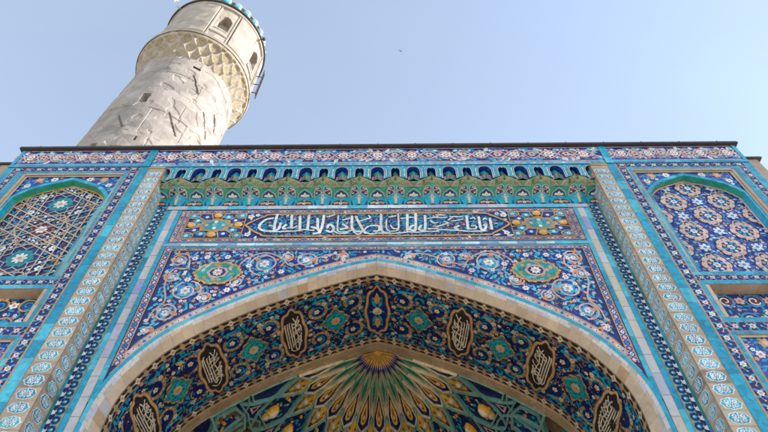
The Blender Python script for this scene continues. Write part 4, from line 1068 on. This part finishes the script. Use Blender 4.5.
    for Q_, c_ in ((P_, 0), (PL_, -HW), (PR_, HW)):
        for w_, o_, m_, l_ in ((.05, .026, 'teal', 1), (.014, .045, 'sandy', 2), (.012, .006, 'pale', 2)):
            R_ = []
            for x_, z_ in Q_:
                dx, dz = x_ - c_, z_ - 14.2; l0 = hypot(dx, dz) or 1; R_.append((x_ + dx / l0 * o_, z_ + (dz / l0 * o_ if dz > 0 else 0)))
            D.ribbon([q for q in R_ if abs(q[0]) < HW - 1e-4 or (q[1] > 14.3 and abs(q[0]) <= HW)], w_, m_, l_)
    for s in (-1, 1):
        D.raw([(s * .17, y, 13.99), (s * (HW - .115), y, 14.03), (s * (HW - .115), y, 14.43), (s * .17, y, 14.43)], 'cyan')
        D.poly([(s * .215, 14.05), (s * .235, 14.03), (s * .235, 14.3), (s * .215, 14.3)], 'pale', 1); D.poly([(s * .30, 14.06), (s * .315, 14.06), (s * .315, 14.3), (s * .30, 14.3)], 'sky', 1)
        D.poly([(s * .24, 14.39), (s * .27, 14.36), (s * .30, 14.39), (s * .27, 14.42)], 'pink', 1)
    # little corbels inside the holes
    for cx, w in ((0, .085), (-HW, .05), (HW, .05)):
        for q in (-1, 1):
            if abs(cx) > .1 and q * cx > 0: continue
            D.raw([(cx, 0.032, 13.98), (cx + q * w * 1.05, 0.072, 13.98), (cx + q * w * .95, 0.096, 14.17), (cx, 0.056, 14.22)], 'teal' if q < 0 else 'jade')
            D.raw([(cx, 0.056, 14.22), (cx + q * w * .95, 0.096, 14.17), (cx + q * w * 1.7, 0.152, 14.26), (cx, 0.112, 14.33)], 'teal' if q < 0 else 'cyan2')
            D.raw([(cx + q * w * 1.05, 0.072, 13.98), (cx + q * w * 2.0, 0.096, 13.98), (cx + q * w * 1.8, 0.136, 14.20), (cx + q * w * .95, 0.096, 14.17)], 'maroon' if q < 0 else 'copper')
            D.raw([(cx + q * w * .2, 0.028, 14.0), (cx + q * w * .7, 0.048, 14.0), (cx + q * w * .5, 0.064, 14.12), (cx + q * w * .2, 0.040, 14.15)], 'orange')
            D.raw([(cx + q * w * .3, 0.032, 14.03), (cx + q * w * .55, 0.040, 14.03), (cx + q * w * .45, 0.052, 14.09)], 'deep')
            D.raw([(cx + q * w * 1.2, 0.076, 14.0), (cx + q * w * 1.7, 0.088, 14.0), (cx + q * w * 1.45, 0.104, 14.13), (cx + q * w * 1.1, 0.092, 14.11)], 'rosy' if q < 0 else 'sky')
    return D
D = MB()
D.box(-5.48, 5.48, .70, 1.0, 13.27, 14.43, 'navy')
cornice = D.build('muqarnas_cornice', portal)
D = bay_mesh()
ZK = [(13.0, 13.0), (13.27, 13.27), (13.56, 13.59), (13.87, 13.70), (13.93, 13.745), (14.03, 13.90), (14.35, 14.35), (14.6, 14.6)]
def zmap(z):
    for (a, b), (c, d_) in zip(ZK, ZK[1:]):
        if z <= c: return b + (d_ - b) * (z - a) / (c - a)
    return z
D.V = [(x, y, zmap(z)) for x, y, z in D.V]
bay = D.build('muqarnas_bay', cornice)
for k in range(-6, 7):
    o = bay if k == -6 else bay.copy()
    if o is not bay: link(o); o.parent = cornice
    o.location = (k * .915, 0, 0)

# ------------------------------------------------------------------ minaret
from mathutils import noise
MX, MY = -11.555, 6.867
minaret = tag(empty('minaret', (MX, MY, 0)), 'tall round minaret of pale weathered stone with honeycomb corbels, rising behind the portal', 'minaret')
def sm(a, b, x):
    t = min(1, max(0, (x - a) / (b - a))); return t * t * (3 - 2 * t)
def cyl(name, fr, na, zs, m, parent, mf=None):
    V = []; F = []; M = []; names = m if isinstance(m, list) else [m]
    for z in zs:
        for i in range(na):
            a = 2 * pi * i / na; r = fr(a, z); V.append((r * cos(a), r * sin(a), z))
    for j in range(len(zs) - 1):
        for i in range(na):
            k = (i + 1) % na; F.append((j * na + i, j * na + k, (j + 1) * na + k, (j + 1) * na + i)); M.append(mf(2 * pi * (i + .5) / na, (zs[j] + zs[j + 1]) / 2) if mf else 0)
    return mesh(name, V, F, M, names, parent)
lin = lambda a, b, n: [a + (b - a) * i / n for i in range(n + 1)]
rb = random.Random(21)
ROWS = []; z = 10.
while z < 33:
    h = rb.uniform(1.0, 2.3); cuts = []; a = rb.uniform(0, .5)
    while a < 2 * pi: cuts.append((a, rb.uniform(-.03, .03))); a += rb.uniform(.35, .95)
    ROWS.append((z, z + h, cuts)); z += h
SL_ = [(radians(-64), radians(-59), 0, 0, 0)]
def line_slot(a0, z0, a1, z1, w, d): return (radians(a0), z0, radians(a1), z1, w, d)
SLOTS = [line_slot(-57, 30.9, -43, 29.4, .04, .16), line_slot(-58, 26.6, -41, 25.1, .042, .14), line_slot(-29, 28.5, -12, 27.0, .04, .14), line_slot(-98, 25.5, -86, 24.3, .04, .1), line_slot(-16, 29.5, -4, 28.3, .04, .12)]
HOLES = [(-85, 27.25, .17, .40, .4), (-58, 31.9, .20, .34, .4), (-100, 22.6, .16, .3, .3), (-70, 23.6, .05, .16, .2)]
def shaft_r(a, z):
    r = 2.81 + .0 * z
    p = Vector((cos(a) * 3, sin(a) * 3, z))
    for z0, z1, cuts in ROWS:
        if z0 <= z < z1:
            o = cuts[-1][1]; edge = 9
            for c, v in cuts:
                if a >= c: o = v
                edge = min(edge, abs(a - c) * 2.9)
            e2 = min(z - z0, z1 - z)
            n = noise.noise(p * 1.2)
            if min(edge + n * .03, e2 + n * .04) < .026 and n > -.15: o -= .05
            r += o * (.5 + .6 * abs(n)) * 1.1
            break
    r += .018 * noise.noise(p * .9) + .008 * noise.noise(p * 2.7) + .006 * noise.noise(p * 8.)
    k = noise.noise(p * 1.5 + Vector((9, 3, 1)))
    if k > .22: r -= .035 * sm(.22, .235, k)          # flaked-off patches
    aa = (a + pi) % (2 * pi) - pi
    for a0, z0, a1, z1, w, d in SLOTS:
        t = (z - z0) / (z1 - z0)
        if 0 < t < 1 and abs(aa - (a0 + (a1 - a0) * t) + .012 * noise.noise(p * 3)) * 2.9 < w: r -= d
    for ad, z0, w, h, d in HOLES:
        if abs(aa - radians(ad) + .012 * noise.noise(p * 4)) * 2.9 < w and abs(z - z0) < h: r -= d
    return r
cyl('stone_shaft', shaft_r, 420, lin(0, 15.5, 4) + lin(15.6, 32.6, 340), 'stone', minaret)
# honeycomb corbel ring
NC = 24; RH = 1.05; Z0_, Z1_ = 32.3, 34.75
def hc_base(z):
    t = (z - Z0_) / (Z1_ - Z0_); return 2.84 + .54 * (t ** 1.2 if t > 0 else t)
def hc_best(a, z):
    u = a / (2 * pi) * NC; v = (z - Z0_) / RH
    best = 0
    for row in range(-1, 5):
        du = (u - .5 * (row % 2)) % 1 - .5; dv = v - row * .5 * 1.25 - .6
        q = ((abs(du) / .5) ** 1.25 + (abs(dv) / .62) ** 1.25) ** .8
        if q < .92: best = max(best, (1 - (q / .92) ** 5) * (.75 + .35 * max(-1, min(1, -dv * 2))))
    return best
def hc_r(a, z):
    best = hc_best(a, z); t = (z - Z0_) / (Z1_ - Z0_)
    rag = .06 * noise.noise(Vector((cos(a) * 5, sin(a) * 5, z * 2)))
    r = hc_base(z) - .27 * best * sm(0, .12, t + .05) * (1 - sm(34.42, 34.55, z))
    if t < .12 + rag * 2.6: r = min(r, 2.80)
    return r + .012 * noise.noise(Vector((cos(a) * 20, sin(a) * 20, z * 6)))
cyl('honeycomb_corbel', hc_r, NC * 18, lin(31.9, 34.75, 100), ['plaster', 'cell_tan'], minaret, lambda a, z: 1 if hc_best(a, z) > .45 and z > 32.7 else 0)  # deep parts of each cell take a darker tan, ridges stay plaster
# drum with panels and small arched windows
WIN = [radians(k) for k in (-131, -58, -4, 50, 104, 158)]
def drum_r(a, z):
    R0 = 3.25; r = R0 - .03
    if z < 35.05: return 3.42 + .05 * sin(pi * sm(34.75, 35.05, z)) - .16 * sm(34.98, 35.05, z)
    best = min(((a - w + pi) % (2 * pi) - pi for w in WIN), key=abs); x = best * R0; d = abs(math.degrees(best))
    if d < 10.5:                                        # window bay, sunk between plain strips
        r = R0 - .09
        if 36.15 < z < 36.5 and abs(x) < .52: r = R0 + .0
        top = 39.1 - (x / .40) ** 2 * .55 if abs(x) < .40 else 0
        if 37.0 < z < top: r = R0 - .62 if z > 37.35 or abs(x) > .25 else R0 - .3
        elif 36.85 < z < top + .2 and abs(x) < .55: r = R0 - .045
    elif d < 12.2: r = R0 - .02
    elif d < 13.4: r = R0 - .13 if 35.35 < z < 40.3 else R0
    elif 35.45 < z < 40.2: r = R0 + .055
    if z > 40.35: r = R0 + .05
    return r + .012 * noise.noise(Vector((cos(a) * 6, sin(a) * 6, z * 2)))
cyl('drum', drum_r, 720, lin(34.75, 40.65, 140), 'plaster', minaret)
def lathe(prof, n, m, D, cx=0, cy=0):
    for j in range(len(prof) - 1):
        (r0, z0), (r1, z1) = prof[j], prof[j + 1]
        for i in range(n):
            a, b = 2 * pi * i / n, 2 * pi * (i + 1) / n
            D.raw([(cx + r0 * cos(a), cy + r0 * sin(a), z0), (cx + r0 * cos(b), cy + r0 * sin(b), z0), (cx + r1 * cos(b), cy + r1 * sin(b), z1), (cx + r1 * cos(a), cy + r1 * sin(a), z1)], m[j] if isinstance(m, list) else m)
D = MB(); lathe([(3.2, 40.65), (3.40, 40.66), (3.42, 40.70), (3.42, 40.80), (3.38, 40.83), (0.2, 40.84)], 90, 'flashing', D); D.build('balcony_rim', minaret)
D = MB(); lathe([(.13, 0), (.17, .04), (.10, .12), (.17, .22), (.235, .36), (.22, .50), (.13, .62), (.10, .68), (.20, .76), (.20, .80), (0, .82)], 10, ['cyan', 'pale', 'cyan', 'cyan', 'cyan3', 'cyan', 'cyan2', 'pale', 'white', 'pale'], D)
bal = D.build('glazed_baluster', minaret, True)
for k in range(26):
    o = bal if k == 0 else bal.copy()
    if k: link(o); o.parent = minaret
    o.location = (3.0 * cos(2 * pi * k / 26), 3.0 * sin(2 * pi * k / 26), 40.83); o.scale = (1.35, 1.35, 1.5); 
D = MB(); lathe([(2.86, 42.06), (3.14, 42.06), (3.14, 42.15), (2.86, 42.15), (2.86, 42.06)], 72, 'plaster', D); D.build('balcony_rail', minaret)
def tube(D, pts, r, m, n=6):
    pts = [Vector(p) for p in pts]; prev = None
    for i, p in enumerate(pts):
        t = (pts[min(i + 1, len(pts) - 1)] - pts[max(0, i - 1)]).normalized()
        u = t.cross(Vector((0.3, .2, 1))).normalized(); v = t.cross(u)
        ring = [p + (u * cos(2 * pi * k / n) + v * sin(2 * pi * k / n)) * r for k in range(n)]
        if prev:
            for k in range(n): D.raw([prev[k], prev[(k + 1) % n], ring[(k + 1) % n], ring[k]], m)
        prev = ring
a = radians(-14); D = MB()
tube(D, [(3.3 * cos(a), 3.3 * sin(a), 40.3), (3.62 * cos(a), 3.62 * sin(a), 40.2)], .035, 'dark'); c = Vector((3.67 * cos(a), 3.67 * sin(a), 40.2))
for j in range(5):
    for i in range(8):
        f = lambda jj, ii: c + Vector((.13 * sin(pi * jj / 5) * cos(pi * ii / 4), .13 * sin(pi * jj / 5) * sin(pi * ii / 4), .13 * cos(pi * jj / 5)))
        D.raw([f(j, i), f(j, i + 1), f(j + 1, i + 1), f(j + 1, i)], 'dark')
D.build('balcony_lamp', minaret)
D = MB(); A_ = radians(12)
for q in (-.05, .05): tube(D, [(3.75 * cos(A_ + q), 3.75 * sin(A_ + q), z) for z in (34.9, 36.5, 38.4)], .032, 'flashing')
for k in range(12):
    z = 35.0 + k * .3; tube(D, [(3.75 * cos(A_ - .05), 3.75 * sin(A_ - .05), z), (3.75 * cos(A_ + .05), 3.75 * sin(A_ + .05), z + .02)], .026, 'flashing')
    if k % 4 == 1: tube(D, [(3.2 * cos(A_), 3.2 * sin(A_), z), (3.75 * cos(A_), 3.75 * sin(A_), z)], .03, 'flashing')
D.build('service_ladder', minaret)
D = MB(); a = radians(-122)
tube(D, [((3.36 + .3 * (1 - cos(t))) * cos(a), (3.36 + .3 * (1 - cos(t))) * sin(a), 40.75 + .32 * sin(t)) for t in [pi * 2 * i / 14 for i in range(15)]], .05, 'pale'); D.build('pipe_loop', minaret)

# ------------------------------------------------------------------ a bird, the plaza, light, camera
D = MB()
def bird():
    prof = [(-.16, .004), (-.12, .018), (-.05, .034), (.02, .036), (.08, .026), (.11, .024), (.135, .018), (.16, .002)]
    n = 8; prev = None
    for x, r in prof:
        ring = [(x, r * cos(2 * pi * i / n), r * sin(2 * pi * i / n) * .9) for i in range(n)]
        if prev:
            for i in range(n): D.raw([prev[i], prev[(i + 1) % n], ring[(i + 1) % n], ring[i]], 'dark')
        prev = ring
    for s in (-1, 1):
        up = [(.07, s * .03, .012), (.075, s * .12, .045), (.02, s * .24, .035), (-.06, s * .33, .01)]; lo = [(-.05, s * .03, .008), (-.02, s * .12, .038), (-.035, s * .22, .03), (-.075, s * .33, .008)]
        for k in range(3):
            for dz in (0, .008): D.raw([(p[0], p[1], p[2] + dz) for p in (up[k], up[k + 1], lo[k + 1], lo[k])], 'dark')
            for e in (up, lo): D.raw([e[k], e[k + 1], (e[k + 1][0], e[k + 1][1], e[k + 1][2] + .008), (e[k][0], e[k][1], e[k][2] + .008)], 'dark')
        D.raw([(-.13, 0, .0), (-.23, s * .045, .0), (-.2, s * .01, .0)], 'dark'); D.raw([(-.13, 0, .006), (-.23, s * .045, .006), (-.2, s * .01, .006)], 'dark')
bird()
b = D.build('bird')
tag(b, 'small dark bird flying high in the open sky above the portal', 'bird')

gm = bpy.data.materials.new('paving'); gm.use_nodes = True
nt = gm.node_tree; bs = nt.nodes['Principled BSDF']; bs.inputs['Roughness'].default_value = .8
br = nt.nodes.new('ShaderNodeTexBrick'); br.inputs['Scale'].default_value = 1.6; br.inputs['Color1'].default_value = (.60, .49, .36, 1); br.inputs['Color2'].default_value = (.55, .45, .33, 1); br.inputs['Mortar'].default_value = (.2, .18, .15, 1); br.inputs['Mortar Size'].default_value = .012
tc = nt.nodes.new('ShaderNodeTexCoord'); nt.links.new(tc.outputs['Object'], br.inputs['Vector']); nt.links.new(br.outputs[0], bs.inputs['Base Color'])
MATS['paving'] = gm
D = MB(); D.raw([(-600, -600, 0), (600, -600, 0), (600, 600, 0), (-600, 600, 0)], 'paving'); g = D.build('ground'); tag(g, kind='structure')

SUN_AZ, SUN_EL = radians(SUN_AZ_DEG), radians(SUN_EL_DEG)      # azimuth clockwise from +Y
sd = Vector((sin(SUN_AZ) * cos(SUN_EL), cos(SUN_AZ) * cos(SUN_EL), sin(SUN_EL)))
li = bpy.data.lights.new('sun', 'SUN'); li.energy = SUN_POWER; li.angle = radians(.53); li.color = (1, .94, .85)
lo = bpy.data.objects.new('sun', li); link(lo); lo.rotation_euler = sd.to_track_quat('Z', 'Y').to_euler()
w = bpy.data.worlds.new('World'); sc.world = w; w.use_nodes = True
nt = w.node_tree; bg = nt.nodes['Background']; sk = nt.nodes.new('ShaderNodeTexSky'); sk.sky_type = 'NISHITA'; sk.sun_disc = False
sk.sun_elevation = SUN_EL; sk.sun_rotation = SUN_AZ; sk.air_density = AIR; sk.dust_density = DUST; sk.ozone_density = OZONE; sk.altitude = 0
hs = nt.nodes.new('ShaderNodeHueSaturation'); hs.inputs['Saturation'].default_value = SKY_SAT
nt.links.new(sk.outputs[0], hs.inputs['Color'])
# thin high haze: soft uneven veil of cirrus
tcw = nt.nodes.new('ShaderNodeTexCoord'); mp = nt.nodes.new('ShaderNodeMapping'); mp.inputs['Scale'].default_value = (2.2, 5., 3.); nz = nt.nodes.new('ShaderNodeTexNoise'); nz.inputs['Scale'].default_value = .9; nz.inputs['Detail'].default_value = 7
nt.links.new(tcw.outputs['Generated'], mp.inputs['Vector']); nt.links.new(mp.outputs[0], nz.inputs['Vector'])
mr = nt.nodes.new('ShaderNodeMapRange'); mr.inputs['From Min'].default_value = .35; mr.inputs['From Max'].default_value = .75; mr.inputs['To Min'].default_value = VEIL[0]; mr.inputs['To Max'].default_value = VEIL[1]
nt.links.new(nz.outputs[0], mr.inputs['Value'])
mx = nt.nodes.new('ShaderNodeMix'); mx.data_type = 'RGBA'; mx.inputs['B'].default_value = (*VEIL_COL, 1)
nt.links.new(mr.outputs[0], mx.inputs['Factor']); nt.links.new(hs.outputs[0], mx.inputs['A']); nt.links.new(mx.outputs['Result'], bg.inputs['Color']); bg.inputs['Strength'].default_value = SKY_STRENGTH

PITCH, YAW, ROLL = 0.9257642873685312, -0.007713211452616019, -0.0010642337542408804
CX = 0.2286999331202002
f = Vector((sin(YAW) * cos(PITCH), cos(YAW) * cos(PITCH), sin(PITCH))); r = Vector((cos(YAW), -sin(YAW), 0)); u = r.cross(f)
r2 = r * cos(ROLL) + u * sin(ROLL); u2 = u * cos(ROLL) - r * sin(ROLL)
cam = bpy.data.cameras.new('camera'); cam.sensor_width = 36; cam.lens = 580 / 768 * 36; cam.clip_end = 3000
co = bpy.data.objects.new('camera', cam); link(co); sc.camera = co
co.matrix_world = Matrix(((r2.x, u2.x, -f.x, CX), (r2.y, u2.y, -f.y, -8), (r2.z, u2.z, -f.z, 1.6), (0, 0, 0, 1)))
# bird about forty metres up the line over the roof
d = (f * 580 + r2 * (400.5 - 384) - u2 * (51 - 216)).normalized()
b.location = Vector((CX, -8, 1.6)) + d * 80; b.rotation_euler = (.1, -.5, 2.0)
sc.view_settings.view_transform = 'Standard'; sc.view_settings.look = 'None'; sc.view_settings.gamma = 1; sc.view_settings.exposure = EXPOSURE
sc.render.engine = 'CYCLES'
